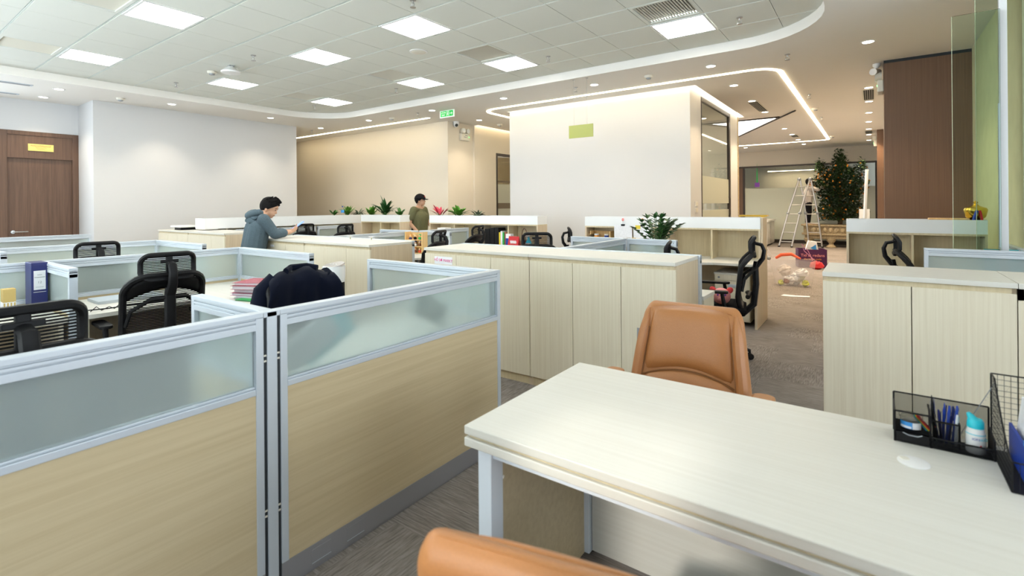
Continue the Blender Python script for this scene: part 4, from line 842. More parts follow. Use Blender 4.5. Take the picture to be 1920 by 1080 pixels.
t = thing('clipboard', 'blue clipboard with papers in the magazine file', 'clipboard', (.285, 1.605, ZD + .004)); MB().box(0, 0, 0, .006, .22, .085).build('board', 'blue', t); MB().box(.006, 0, .0, .016, .22, .16, Tm(ry=.12)).build('papers', 'paper_lines', t); MB().box(.0, .02, .075, .022, .06, .10).build('clip', 'blue_light', t); MB().cyl((.0, .035, .095), (.02, .035, .095), .004).build('spring', 'chrome', t)
binder(.305, 1.61, ZD + .004, .03, .06, .22, 'blue', 'blue box file in the magazine file', lab=False)

# ------------------------------------------------------------------ people
def organic(name, parts, voxel, m, parent, smooth_it=4):
    """one continuous skin grown over overlapping tapered capsules / ellipsoids"""
    mb_ = MB()
    for p in parts:
        if p[0] == 'e': mb_.ball((0, 0, 0), p[2], 16, 12, Matrix.Translation(p[1]) @ (p[3] if len(p) > 3 else Matrix()))
        else:
            _, a, b, ra, rb = p; a, b = Vector(a), Vector(b); mb_.tube([a, b], [ra, rb], 14); mb_.ball(a, ra * .995, 12, 8); mb_.ball(b, rb * .995, 12, 8)
    tmp = bpy.data.objects.new('tmp', mb_.mesh('tmp', m)); col.objects.link(tmp)
    r = tmp.modifiers.new('r', 'REMESH'); r.mode = 'VOXEL'; r.voxel_size = voxel; r.adaptivity = 0
    k = tmp.modifiers.new('s', 'SMOOTH'); k.factor = .5; k.iterations = smooth_it
    me = bpy.data.meshes.new_from_object(tmp.evaluated_get(bpy.context.evaluated_depsgraph_get())); bpy.data.objects.remove(tmp)
    for p in me.polygons: p.use_smooth = True
    me.materials.clear(); me.materials.append(M[m]); o = bpy.data.objects.new(name, me); col.objects.link(o); o.parent = parent; return o
def hand(w, d, nrm, curl=.5, side=1):
    """palm and five separate fingers; w wrist, d pointing direction, nrm palm normal"""
    d = Vector(d).normalized(); nrm = Vector(nrm).normalized(); s_ = d.cross(nrm).normalized() * side; w = Vector(w); out = []
    out.append(('c', w, w + d * .045, .022, .026)); out.append(('c', w + d * .05 + s_ * .018, w + d * .075 + s_ * .024, .017, .012)); out.append(('c', w + d * .05 - s_ * .018, w + d * .072 - s_ * .026, .017, .012))
    for off, L in ((-.027, .058), (-.009, .070), (.009, .074), (.027, .062)):
        a = w + d * .078 - s_ * off; b = a + (d * math.cos(curl) + nrm * math.sin(curl)) * L * .5; c = b + (d * math.cos(2.1 * curl) + nrm * math.sin(2.1 * curl)) * L * .5
        out += [('c', a, b, .0088, .008), ('c', b, c, .008, .0068)]
    a = w + d * .03 + s_ * .024; b = a + (d * .6 + s_ * .7 + nrm * .3).normalized() * .032; out += [('c', a, b, .011, .0095), ('c', b, b + (d * .9 + nrm * .5).normalized() * .028, .0092, .0075)]
    return out
def head_parts(T):
    e = lambda c, r: ('e', T @ Vector(c), r, T.to_3x3().to_4x4())
    return [e((0, -.008, .02), (.074, .094, .098)), e((0, .02, -.045), (.060, .070, .068)), e((0, .058, -.088), (.028, .024, .022)), e((0, .03, .03), (.066, .064, .07)), e((0, .092, -.022), (.013, .020, .014)), e((0, .084, .0), (.009, .014, .03)), e((0, .078, -.06), (.026, .016, .016)),
            e((.077, -.008, -.015), (.010, .019, .031)), e((-.077, -.008, -.015), (.010, .019, .031))]
def face(T, parent, hm='hair', cap=False):
    for s_ in (-1, 1):
        MB().ball((0, 0, 0), (.010, .006, .006), 8, 6, T @ Matrix.Translation((s_ * .031, .083, .006))).build('eye', 'dark_void', parent, smooth=True)
        MB().tube([T @ Vector((s_ * .016, .093, .026)), T @ Vector((s_ * .032, .090, .03)), T @ Vector((s_ * .047, .078, .024))], .0032, 5).build('eyebrow', 'hair', parent)
    MB().tube([T @ Vector((-.022, .087, -.062)), T @ Vector((0, .095, -.06)), T @ Vector((.022, .087, -.062))], .0035, 5).build('mouth', 'leather_dark', parent)
    def hr(u, v):
        az = 2 * PI * u; f = math.cos(az)                      # f = 1 at the front
        pm = math.radians(118 - 56 * max(0, f) ** 1.1 + 32 * max(0, -f)); p = v * pm; k = 1 + .02 * math.sin(az * 9) * v + (.16 * max(0, f) ** 3 if v > .4 else .05)
        return T @ Vector((.083 * math.sin(p) * math.sin(az) * k, -.010 + .103 * math.sin(p) * math.cos(az) * k, .026 + .108 * math.cos(p)))
    ho = MB().grid(hr, 32, 10).build('hair', hm, parent, smooth=True, solid=.010)
    if not cap:
        tf = MB(); rn = random.Random(3)
        for _ in range(70):
            u = rn.gauss(0, .16) % 1; v = rn.uniform(.1, .8); p = hr(u, v); n_ = (p - T @ Vector((0, 0, -.02))).normalized(); d = (n_ * .5 + T.to_3x3() @ Vector((rn.uniform(-.3, .3), .7, .35))).normalized()
            tf.tube([p - n_ * .006, p + d * .018 + n_ * .005, p + d * .034], [.011, .008, .001], 5)
        tf.build('quiff', hm, parent, smooth=True)['kind'] = 'stuff'
def limb(*pts):
    return [('c', pts[i][0], pts[i + 1][0], pts[i][1], pts[i + 1][1]) for i in range(len(pts) - 1)]
def person(label, loc, rz, J, skin, top_m, leg_m, sleeve, voxel=.0085, hood=False, cap=False, legs=True, shoes='black_plastic'):
    """J: joints in the person's own frame (+Y ahead, +X right hand side)"""
    t = thing('person', label, 'person', loc, rz)
    T = Matrix.Translation(J['head']) @ Matrix.Rotation(J.get('turn', 0), 4, 'Z') @ Matrix.Rotation(-J.get('nod', 0), 4, 'X')
    body = head_parts(T) + [('c', J['neck'], J['head'] + Vector((0, -.015, -.03)), .056, .052)]
    body += limb((J['hip'], .13), (J['chest'], .125), (J['neck'], .06)) + limb((J['hip'] - Vector((.06, 0, 0)), .115), (J['chest'] - Vector((.075, 0, 0)), .10)) + limb((J['hip'] + Vector((.06, 0, 0)), .115), (J['chest'] + Vector((.075, 0, 0)), .10))
    for s_ in 'rl':
        body += limb((J['sh_' + s_], .056), (J['el_' + s_], .042), (J['wr_' + s_], .027)) + [('c', J['neck'], J['sh_' + s_], .055, .05)]
        body += hand(J['wr_' + s_], J['hd_' + s_], J['hn_' + s_], J.get('curl_' + s_, .5), 1 if s_ == 'r' else -1)
        body += limb((J['hp_' + s_], .092), (J['kn_' + s_], .058), (J['an_' + s_], .040)) + limb((J['an_' + s_] - Vector((0, .02, .03)), .042), (J['toe_' + s_], .034))
    b = organic('body', body, voxel, skin, t)
    up = Vector((0, 0, 1)); cl = limb((J['hip'] + Vector((0, 0, -.04)), .142), (J['chest'], .140), (J['neck'] + Vector((0, -.005, -.035)), .078)) + limb((J['hip'] + Vector((-.065, 0, -.04)), .128), (J['chest'] - Vector((.08, 0, 0)), .118)) + limb((J['hip'] + Vector((.065, 0, -.04)), .128), (J['chest'] + Vector((.08, 0, 0)), .118))
    for s_ in 'rl':
        sh, el, wr = J['sh_' + s_], J['el_' + s_], J['wr_' + s_]
        cl += [('c', J['neck'] + Vector((0, -.01, -.05)), sh, .068, .066)]
        cl += limb((sh, .072), (el, .060), (el + (wr - el) * .55, .052)) if sleeve == 'long' else limb((sh, .074), (sh + (el - sh) * .62, .070))
    organic('hoodie' if hood else 'shirt', cl, voxel, top_m, t)
    tr = []
    for s_ in 'rl': tr += limb((J['hp_' + s_], .112), (J['kn_' + s_], .074), (J['an_' + s_] + Vector((0, 0, .02)), .062))
    organic('trousers', tr + [('c', J['hp_l'], J['hp_r'], .115, .115)], voxel, leg_m, t)
    for s_ in 'rl': MB().ball((J['an_' + s_] + J['toe_' + s_]) / 2 + Vector((0, 0, -.02)), (.048, .135, .045), 14, 8).build('shoe', shoes, t, smooth=True)
    face(T, t, cap=cap)
    if hood:
        n = J['neck']; hp = MB()
        for k, (w_, dz, dy, r) in enumerate(((.125, .02, -.045, .040), (.12, -.015, -.10, .046), (.10, -.06, -.135, .045))):
            hp.tube([n + Vector((w_ * math.cos(a), dy + .10 * math.sin(a) * (1 if k == 0 else -.35 * abs(math.sin(a))), dz + .02 * math.cos(2 * a))) for a in [PI * (1 + i / 10) if k else PI * (.88 + 1.24 * i / 10) for i in range(11)]], [r * .6] + [r] * 9 + [r * .6], 10)
        hp.build('hood', top_m, t, smooth=True)
    if cap:
        def cp(u, v):
            az = 2 * PI * u; p = v * math.radians(88); return T @ Vector((.090 * math.sin(p) * math.sin(az), -.008 + .112 * math.sin(p) * math.cos(az), .030 + .100 * math.cos(p)))
        cc = MB().grid(cp, 28, 8).build('cap', 'black_cloth', t, smooth=True, solid=.006)
        def br(u, v):
            a = (u - .5) * 2; return T @ Vector((a * .075, .085 + .085 * v * (1 - .35 * a * a) - .03 * a * a, .035 - .012 * a * a - .012 * v))
        MB().grid(br, 12, 6).build('brim', 'black_cloth', cc, smooth=True, solid=.006); MB().ball((0, 0, 0), (.018, .006, .02), 8, 6, T @ Matrix.Translation((.015, .094, .075))).build('emblem', 'red', cc, smooth=True)
    return t
V = Vector
J1 = dict(hip=V((0, 0, .90)), chest=V((0, .05, 1.16)), neck=V((0, .10, 1.315)), head=V((0, .185, 1.405)), nod=.42, turn=-.45, sh_r=V((.175, .09, 1.27)), el_r=V((.20, .21, 1.095)), wr_r=V((.12, .395, 1.11)), hd_r=V((-.25, .8, .35)), hn_r=V((-.5, -.2, .8)), curl_r=.75,
          sh_l=V((-.175, .09, 1.27)), el_l=V((-.17, .26, 1.095)), wr_l=V((-.01, .41, 1.11)), hd_l=V((.45, .8, .25)), hn_l=V((.5, -.2, .8)), curl_l=.75,
          hp_r=V((.095, 0, .88)), kn_r=V((.10, .03, .48)), an_r=V((.10, -.03, .085)), toe_r=V((.11, .12, .035)), hp_l=V((-.095, 0, .88)), kn_l=V((-.10, .06, .48)), an_l=V((-.10, .02, .085)), toe_l=V((-.11, .17, .035)))
pr1 = person('person in a grey hoodie leaning on the cabinet, looking at a phone', (-6.03, 3.03, 0), math.radians(-18), J1, 'skin', 'hoodie', 'jeans', 'long', hood=True)
ph = thing('phone', 'blue lit phone in the hands of the leaning person', 'phone', (-6.03, 3.03, 0), math.radians(-18))
MB().box(-.038, -.005, -.075, .038, .005, .075, Tm((0.07, .50, 1.19), rx=-.95)).build('case', 'blue_screen', ph, bevel=.004); MB().box(-.033, -.0062, -.068, .033, -.005, .068, Tm((.07, .50, 1.19), rx=-.95)).build('screen', 'blue_screen', ph)
J2 = dict(hip=V((0, 0, .92)), chest=V((0, .03, 1.19)), neck=V((0, .0, 1.385)), head=V((0, .03, 1.525)), nod=.0, turn=.30, sh_r=V((.175, -.01, 1.335)), el_r=V((.255, -.06, 1.08)), wr_r=V((.22, .12, .90)), hd_r=V((-.1, .6, -.7)), hn_r=V((-1, 0, 0)),
          sh_l=V((-.175, .0, 1.335)), el_l=V((-.27, .02, 1.08)), wr_l=V((-.26, .20, .93)), hd_l=V((0, .6, -.7)), hn_l=V((1, 0, 0)),
          hp_r=V((.095, 0, .90)), kn_r=V((.10, .03, .49)), an_r=V((.10, -.05, .085)), toe_r=V((.11, .10, .035)), hp_l=V((-.095, 0, .90)), kn_l=V((-.10, .08, .49)), an_l=V((-.10, .04, .085)), toe_l=V((-.11, .19, .035)))
person('person in an olive shirt and black cap walking behind the shelves', (-7.40, 7.05, 0), math.radians(-78), J2, 'skin_dark', 'olive', 'black_cloth', 'short', cap=True)
J3 = dict(hip=V((0, 0, .80)), chest=V((0, .02, 1.06)), neck=V((0, .03, 1.25)), head=V((0, .06, 1.38)), nod=-.1, sh_r=V((.16, .03, 1.20)), el_r=V((.17, .27, 1.14)), wr_r=V((.10, .47, 1.25)), hd_r=V((0, .8, .5)), hn_r=V((-1, 0, 0)), sh_l=V((-.16, .03, 1.20)), el_l=V((-.17, .27, 1.12)), wr_l=V((-.10, .47, 1.19)), hd_l=V((0, .8, .5)), hn_l=V((1, 0, 0)),
          hp_r=V((.08, 0, .78)), kn_r=V((.09, .03, .43)), an_r=V((.09, 0, .085)), toe_r=V((.09, .13, .035)), hp_l=V((-.08, 0, .78)), kn_l=V((-.09, .03, .43)), an_l=V((-.09, 0, .085)), toe_l=V((-.09, .13, .035)))
person('person in a white shirt standing on the planter tending the fruit tree', (-1.72, 18.72, .69), math.radians(-75), J3, 'skin', 'white_shirt', 'black_cloth', 'long', voxel=.012, shoes='skin')

# ------------------------------------------------------------------ plants
def leaf(mb_, base, d, L, w, bend, n=4, up=V((0, 0, 1))):
    d = V(d).normalized(); s_ = d.cross(up)
    if s_.length < 1e-3: s_ = V((1, 0, 0))
    s_.normalize(); p = V(base); vs = []
    for i in range(n + 1):
        k = i / n; ww = w * math.sin(PI * (.12 + .88 * k)) ** .8 * (1 if k < 1 else .02); nr = s_.cross(d).normalized()
        vs += [p - s_ * ww + nr * ww * .25, p + nr * 0, p + s_ * ww + nr * ww * .25]
        d = (d + V((0, 0, -bend))).normalized(); p = p + d * (L / n)
    fs = []
    for i in range(n):
        a = 3 * i; fs += [(a, a + 1, a + 4, a + 3), (a + 1, a + 2, a + 5, a + 4)]
    mb_.add(vs, fs)
def plant(label, x, y, z, h, spread, n, m, wl, lean=(.2, 1.0), bend=.15, seed=0, extra=None):
    rnd = random.Random(seed); t = thing('leafy_plant', label, 'plant', (x, y, z), group='plants in the white planters'); lf = MB(); st = MB()
    for i in range(n):
        a = rnd.uniform(0, 2 * PI); e = rnd.uniform(*lean); L = h * rnd.uniform(.6, 1.05); d = V((math.cos(a) * e * spread / h, math.sin(a) * e * spread / h, 1)).normalized()
        b = V((rnd.uniform(-.02, .02), rnd.uniform(-.02, .02), -.01)); q = b + d * L * rnd.uniform(.25, .45); st.tube([b, q], .0025, 4); leaf(lf, q, d, L * .68, wl * rnd.uniform(.7, 1.1), bend * rnd.uniform(.6, 1.5))
    f = lf.build('foliage', m, t, smooth=True); st.build('stems', 'leaf', t); f['kind'] = 'stuff'
    return t
PZ = 1.215
plant('small green plant left of the water bottle', -9.14, 6.28, PZ, .17, .16, 12, 'leaf', .03, seed=1)
plant('bright green bushy plant right of the water bottle', -9.14, 6.62, PZ, .26, .22, 34, 'leaf_bright', .034, seed=2)
plant('variegated grey leaved plant between two green ones', -9.10, 6.87, PZ, .22, .30, 40, 'leaf_grey', .022, (.3, 1.5), .28, seed=3)
plant('bright green plant left of the tall dark one', -8.40, 6.66, PZ, .24, .26, 34, 'leaf_bright', .034, (.1, 1.2), seed=4)
plant('tall dark green plant with pointed leaves', -7.97, 6.66, PZ, .40, .30, 46, 'leaf_dark', .034, (.1, 1.3), .2, seed=5)
plant('small round leaved plant at the shelf end', -7.53, 6.66, PZ, .19, .16, 14, 'leaf', .045, seed=6)
plant('red leaved plant in the white planter', -6.44, 6.66, PZ, .25, .22, 18, 'leaf_red', .034, (.3, 1.3), .1, seed=7)
plant('bright green plant right of the red one', -5.99, 6.66, PZ, .25, .30, 40, 'leaf_bright', .036, (.2, 1.2), seed=8)
plant('small striped plant at the end of the planter', -5.55, 6.66, PZ, .19, .26, 36, 'leaf_grey', .022, (.3, 1.4), .2, seed=9)
# upright glossy pot plant with paired leaflets
t = thing('potted_plant', 'glossy potted plant with paired leaflets on the desk', 'plant', (-2.02, 5.62, .73)); MB().lathe([(.055, 0), (.075, .15), (.08, .16), (.06, .15)], n=18).build('pot', 'white_gloss', t, smooth=True); lf = MB(); st = MB(); rnd = random.Random(11)
for i in range(19):
    a = rnd.uniform(0, 2 * PI) if i > 1 else PI + .6; e = rnd.uniform(.15, .75) if i > 1 else .8; L = rnd.uniform(.30, .42); d = V((math.cos(a) * e, math.sin(a) * e, 1)).normalized(); p = V((rnd.uniform(-.02, .02), rnd.uniform(-.02, .02), .15)); pts = [p.copy()]
    for k in range(7):
        p = p + d * L / 7; d = (d + V((0, 0, -.05))).normalized(); pts.append(p.copy()); s_ = d.cross(V((0, 0, 1))).normalized()
        if k > 1:
            for sg in (-1, 1): leaf(lf, p, s_ * sg + d * .8, .088, .025, .05, 3)
    leaf(lf, p, d, .07, .018, .05, 3); st.tube(pts, .004, 5)
lf.build('foliage', 'leaf_dark', t, smooth=True)['kind'] = 'stuff'; st.build('stems', 'leaf', t)
t = thing('water_bottle', 'clear water bottle with blue label on the white planter', 'bottle', (-9.02, 6.41, PZ + .0)); MB().lathe([(.032, 0), (.034, .02), (.034, .13), (.014, .175), (.013, .19)], n=16).build('body', 'clear', t, smooth=True); MB().lathe([(.0346, .07), (.0346, .125)], n=16).build('label', 'blue_light', t, smooth=True); MB().lathe([(.015, .188), (.015, .21)], n=12).build('cap', 'blue', t)

# ------------------------------------------------------------------ desk things near the left
BX = -4.64
t = binder(BX, .835, .73, .085, .32, .17, 'navy_binder', 'dark blue upright binder numbered 12 on the left desk', rz=PI / 2, lab=False)
MB().box(.012, -.0012, .135, .073, 0, .265).build('spine_label', 'paper', t); text('12', .022, 'alu_dark', t, (.0425, -.0016, .185), (PI / 2, 0, 0), .0002)
MB().box(.016, -.0018, .218, .069, -.0012, .222).box(.03, -.0018, .235, .055, -.0012, .238).box(.022, -.0018, .152, .063, -.0012, .154).build('print', 'alu_dark', t); MB().box(.01, -.0012, .118, .075, 0, .1205).build('line', 'paper', t)
t = thing('gift_box', 'small gold box with striped paper beside the blue binder', 'box', (-4.62, .72, .73)); MB().box(-.04, -.03, 0, .04, .03, .165).build('box', 'kraft', t); MB().box(-.041, -.031, 0, .041, .031, .08).build('wrap', 'paper', t)
for i in range(4): MB().box(.0412, -.028 + i * .016, .004, .0422, -.020 + i * .016, .076, Tm((0, 0, 0), rx=0)).build('stripe', 'kraft', t)
t = thing('candle_jar', 'small clear jar with pink content beside the gold box', 'jar', (-4.58, .62, .73)); MB().lathe([(.028, 0), (.03, .09), (.026, .1)], n=16).build('glass', 'clear', t, smooth=True); MB().lathe([(.024, .005), (.025, .035)], n=14).build('content', 'pink_clear', t); MB().lathe([(.028, .1), (.028, .135)], n=16).build('lid', 'white_plastic', t)
tag(MB().lathe([(.04, 0), (.05, .02), (.045, .025)], (-4.5, .50, .73), 18).build('dish', 'white_plastic', smooth=True), 'white dish at the left picture edge', 'dish')
t = thing('poster_board', 'white leaning board with a purple edge at the left', 'board', (-6.35, .83, .73)); MB().box(-.012, -.5, 0, .012, 0, .40, Tm(rx=.22)).build('board', 'paper', t); MB().box(-.013, 0, 0, .013, .022, .40, Tm(rx=.22)).build('edge', 'purple', t)
t = thing('laptop', 'grey laptop lying on the desk behind the chair', 'laptop', (-4.62, 1.36, .73)); MB().box(-.13, -.2, 0, .13, .2, .012).build('base', 'alu', t); MB().box(-.13, -.2, .012, .13, .2, .02).build('lid', 'alu', t)
t = thing('spectacles', 'black wire glasses frame on the desk', 'glasses', (-4.20, 1.12, .735)); MB().tube([(0, -.08, 0), (.01, -.05, .03), (0, -.02, 0), (.01, .02, .02), (0, .05, .0), (.01, .08, .03), (0, .14, .01)], .003, 5).build('frame', 'black_plastic', t)
t = thing('cable', 'black cable lying along the left desk', 'cable', (-4.3, 1.1, .734)); MB().tube([(0, -.1, 0), (.05, .05, 0), (.03, .2, 0), (.06, .38, 0)], .004, 5).build('wire', 'black_plastic', t)
zf = .732
for i, (m_, lb, w, d, h, dx, dy) in enumerate((('green_plastic', 'green folder under the red folders', .24, .32, .008, .12, -.04), ('paper', 'white papers under the red folders', .24, .33, .012, .04, 0), ('pink_clear', 'lowest pink translucent folder in the stack', .25, .34, .018, .0, .0), ('red_clear', 'second red translucent folder in the stack', .25, .34, .028, -.01, .02), ('red_clear', 'third red translucent folder in the stack', .25, .34, .028, .01, .0), ('red_clear', 'top red translucent folder in the stack', .25, .34, .02, .0, .02))):
    t = thing('folder', lb, 'folder', (-3.82 + dx * 0 + dx, 1.98 + dy, zf), .25 + .05 * i, 'folders in the stack')
    MB().box(-d / 2, -w / 2, 0, d / 2, w / 2, .0015, Tm(ry=.0)).box(-d / 2, -w / 2, h - .0015, d / 2, w / 2, h).box(-d / 2, w / 2 - .0015, 0, d / 2, w / 2, h).build('cover', m_, t)
    MB().box(-d / 2 + .012, -w / 2 + .01, .002, d / 2 - .012, w / 2 - .01, h - .003).build('sheets', 'paper', t); zf += h + .001
t = thing('tower_fan', 'white and black tower fan with a round control panel', 'fan', (-3.60, 2.47, 0)); MB().lathe([(.13, 0), (.13, .03), (.09, .04), (.085, .80)], n=24).build('body', 'black_plastic', t, smooth=True)
MB().lathe([(.088, .80), (.092, .86), (.09, .93)], n=24).build('collar', 'white_gloss', t, smooth=True); MB().lathe([(.09, -.0), (.086, .012), (.02, .014)], (0, 0, 0), 24, Tm((0, -.0, .93), rx=.22)).build('control_panel', 'brushed', t, smooth=True)
for i in range(5): MB().lathe([(.006, 0), (.006, .003)], (-.04 + .02 * i, .01 * (i % 2), .013), 8, Tm((0, 0, .93), rx=.22)).build('button', 'white_plastic', t)
for i, (y, rx, m_, lb) in enumerate(((1.12, .5, 'paper', 'white papers leaning behind the right foreground glass'), (1.22, .45, 'teal', 'teal folder leaning behind the right foreground glass'), (2.05, -.5, 'leaf_dark', 'dark folder leaning at the far end behind the foreground glass'))):
    t = thing('leaning_papers', lb, 'papers', (-1.93 - .03 * i, y, .735)); MB().box(-.008, 0, 0, .008, .26 if rx > 0 else -.24, .12, Tm(rx=rx)).build('sheets', m_, t)
t = thing('scanner', 'small flat white device on the left cabinet', 'device', (-9.72, 3.72, 1.035)); MB().prism(rrect(-.22, -.16, .22, .16, .03, 4), .045, .075).build('lid', 'white_plastic', t, bevel=.008); MB().box(-.12, -.12, .0, .12, .12, .045).build('base', 'black_plastic', t)

# ------------------------------------------------------------------ things on the far desks
# toy shelf
t = thing('toy_shelf', 'small pine rack of toy figures on a desk', 'shelf', (-5.35, 4.90, .73), math.radians(12))
MB().box(-.15, .10, 0, -.135, .24, .31).build('side_panel', 'wood_pine', t); MB().box(.135, .10, 0, .15, .24, .31).build('side_panel', 'wood_pine', t); MB().box(-.135, .23, 0, .135, .24, .30).build('back_panel', 'wood_pine', t)
for z in (.0, .095, .19): MB().box(-.135, .10, z, .135, .23, z + .012).build('shelf', 'wood_pine', t)
MB().box(-.42, .06, .085, -.15, .2, .10).build('side_tray', 'wood_pine', t); MB().box(-.42, .06, 0, -.405, .2, .085).build('tray_leg', 'wood_pine', t)
T0 = t.matrix_world.copy(); T0 = Tm((-5.35, 4.90, .73), rz=math.radians(12))
figs = [(-.08, .195, 'orange_toy', 'navy_binder', 'toy figure with orange hood, top of the rack'), (0, .202, 'kraft', 'black_cloth', 'toy figure with yellow hair, top of the rack'), (.08, .202, 'green_plastic', 'green_plastic', 'green toy figure, top of the rack'), (-.08, .107, 'black_cloth', 'blue_light', 'toy figure in light blue, middle shelf'), (0, .107, 'navy_binder', 'paper', 'toy figure in white, middle shelf'), (.08, .107, 'paper', 'brown_toy', 'brown toy figure with pale hair, middle shelf'), (-.08, .012, 'green_plastic', 'pig_pink', 'pink toy figure with green cap, bottom shelf'), (0, .012, 'orange_toy', 'brown_toy', 'toy figure with orange hair, bottom shelf'), (.08, .012, 'yellow', 'orange_bag', 'toy figure with yellow hair, bottom shelf'), (-.34, .10, 'paper', 'red', 'small red toy figure on the side tray'), (-.25, .10, 'green_plastic', 'figure_skin', 'toy figure with a green hat on the side tray')]
for x, z, hm, bm_, lb in figs:
    p = T0 @ V((x, .145, z)); q = thing('toy_figure', lb, 'toy', p, .3, 'toy figures'); MB().lathe([(.018, 0), (.021, .01), (.016, .03), (.009, .04)], n=10).build('torso', bm_, q, smooth=True); MB().ball((0, 0, .054), .020, 10, 8).build('head', 'figure_skin', q, smooth=True)
    MB().ball((0, .003, .060), (.022, .021, .017), 10, 8).build('hair', hm, q, smooth=True); MB().tube([(-.018, 0, .03), (-.026, -.006, .014)], .005, 5).tube([(.018, 0, .03), (.026, -.006, .014)], .005, 5).build('arms', bm_, q)
tag(MB().box(-.13, -.1, 0, .13, .1, .003).build('magazine', 'paper_lines'), 'glossy leaflet lying before the toy shelf', 'leaflet').location = (-4.85, 4.85, .73)
tag(MB().box(-4.93, 5.30, .73, -4.86, 5.36, .74).build('desk_mat', 'paper'), 'small white pad on the desk beside the toy shelf', 'pad')
for i, (x, y) in enumerate(((-4.95, 3.62), (-4.62, 3.66))):
    t = thing('flower', ('left' if i == 0 else 'right') + ' white silk flower behind the cabinet top', 'flower', (x, y, 1.035)); fl = MB()
    for k in range(6): a = k * PI / 3; leaf(fl, (0, 0, .02), (math.cos(a), math.sin(a), .5), .05, .02, .05, 3)
    fl.build('petals', 'white_shirt' if 0 else 'paper', t, smooth=True); MB().ball((0, 0, .025), .008, 8, 6).build('centre', 'yellow', t); MB().cyl((0, 0, 0), (0, 0, .02), .003).build('stem', 'leaf', t)
t = thing('white_box', 'white carton on the desk in front of the walking person', 'box', (-6.05, 6.35, .73)); MB().box(-.09, -.07, .0, .09, .07, .30).build('carton', 'white_plastic', t, bevel=.004); MB().box(-.092, -.072, .26, .092, .072, .305).build('lid', 'white_plastic', t)
# shelf with the calendar
BY = 6.60
for i, (x, w, h, m_, lb, rz) in enumerate(((-5.30, .10, .29, 'black_plastic', 'black box file at the left of the calendar shelf', 0), (-5.19, .09, .31, 'black_plastic', 'second black box file on the calendar shelf', 0), (-5.09, .08, .31, 'black_plastic', 'third black box file on the calendar shelf', 0), (-5.0, .03, .24, 'yellow', 'thin yellow book on the calendar shelf', 0), (-4.965, .035, .26, 'paper', 'white and blue book on the calendar shelf', 0), (-4.925, .03, .24, 'green_plastic', 'green book on the calendar shelf', 0), (-4.885, .05, .25, 'brown_toy', 'brown folder on the calendar shelf', 0))):
    binder(x, BY - .06, .732, w, h, .2, m_, lb, rz, lab=False, name='book')
t = thing('carton', 'blue and white carton beside the red calendar', 'box', (-4.83, 6.50, .732)); MB().box(0, 0, 0, .10, .08, .15).build('box', 'blue', t); MB().box(0, 0, .15, .10, .08, .22).build('upper', 'paper', t)
t = thing('desk_calendar', 'red standing desk calendar with white script', 'calendar', (-4.62, 6.44, .732)); MB().prism([(-.05, 0), (.05, 0), (.0, .19)], -.10, .10, Matrix(((0, 0, 1, 0), (1, 0, 0, 0), (0, 1, 0, 0), (0, 0, 0, 1)))).build('stand', 'red', t)
cur = [(-.06 + .12 * i / 40, 0, .10 + .026 * math.sin(i * .95)) for i in range(41)]; MB().tube([(x, -.052 + .05 * z / .19, z) for x, _, z in cur], .0045, 4).build('script', 'paper', t); MB().box(-.04, -.042, .04, .04, -.0405, .052).build('bar', 'yellow', t)
for x in (-.05, .05): MB().tube([(x, -.01, .185), (x, 0, .2), (x, .01, .185)], .004, 5).build('ring', 'chrome', t)
t = thing('basket', 'dark brown wicker basket with a tall handle', 'basket', (-4.30 - .12, 6.44, .732)); MB().lathe([(.055, 0), (.06, .06), (.058, .13)], n=14).build('body', 'wicker', t, smooth=True); MB().tube([(.055 * math.cos(a), 0, .12 + .20 * math.sin(a)) for a in [PI * i / 12 for i in range(13)]], .006, 6).build('handle', 'wicker', t, smooth=True)
t = thing('spray_bottle', 'blue spray bottle of cleaner on the desk', 'bottle', (-4.29, 6.36, .732)); MB().lathe([(.04, 0), (.045, .02), (.045, .11), (.018, .16), (.016, .20)], n=18).build('bottle', 'cyan_liquid', t, smooth=True); MB().grid(lab(200, 340, .04, .10, .0456), 10, 1).build('label', 'paper', t); MB().box(-.012, -.06, .20, .012, .02, .245).box(-.006, -.05, .16, .006, -.035, .20).build('trigger_head', 'white_plastic', t)
MB().ball((0, -.046, .072), (.018, .003, .012), 8, 6).build('mark', 'blue', t)
tag(MB().box(-4.75, 6.2, .73, -4.5, 6.35, .735).build('loose_paper', 'paper'), 'loose white paper in front of the red calendar', 'paper')
# shelf with hanging papers
for x, lb, zt_, m_ in ((-2.80, 'left', 1.13, 'pig_pink'), (-2.52, 'right', 1.13, 'orange_toy')):
    t = thing('clip_papers', lb + ' bunch of printed papers hanging from a clip on the white planter', 'papers', (x, 6.49, 0)); MB().box(-.13, -.006, .83, .13, 0, zt_).build('sheets', 'paper_lines', t); MB().box(-.025, -.014, zt_ - .012, .025, .004, zt_ + .012).build('clip', 'black_plastic', t)
    MB().cyl((0, -.008, zt_ + .012), (0, -.008, zt_ + .06), .003, .003, 6).build('pin', 'brushed', t); MB().ball((0, -.008, zt_ + .075), (.018, .008, .022), 10, 8).build('charm', m_, t, smooth=True)
MB().box(-.10, -.009, 1.08, -.03, -.006, 1.13).build('sticky_note', 'yellow', t)
t = thing('laptop', 'open grey laptop seen edge on behind the potted plant', 'laptop', (-2.40, 6.2, .73)); MB().box(-.17, -.12, 0, .17, .12, .015).build('base', 'alu_dark', t); MB().box(-.17, .11, .015, .17, .122, .25, Tm(rx=-.12)).build('screen', 'alu', t)
t = thing('shelf_box', 'little pine box with two jars in the planter shelf', 'box', (-3.25, 6.57, .732)); MB().box(-.1, 0, .0, .22, .15, .18).box(-.1, 0, .255, -.085, .15, .30).box(-.1, .14, .18, .22, .15, .3).box(.205, 0, .18, .22, .15, .30).build('box', 'wood_pine', t)
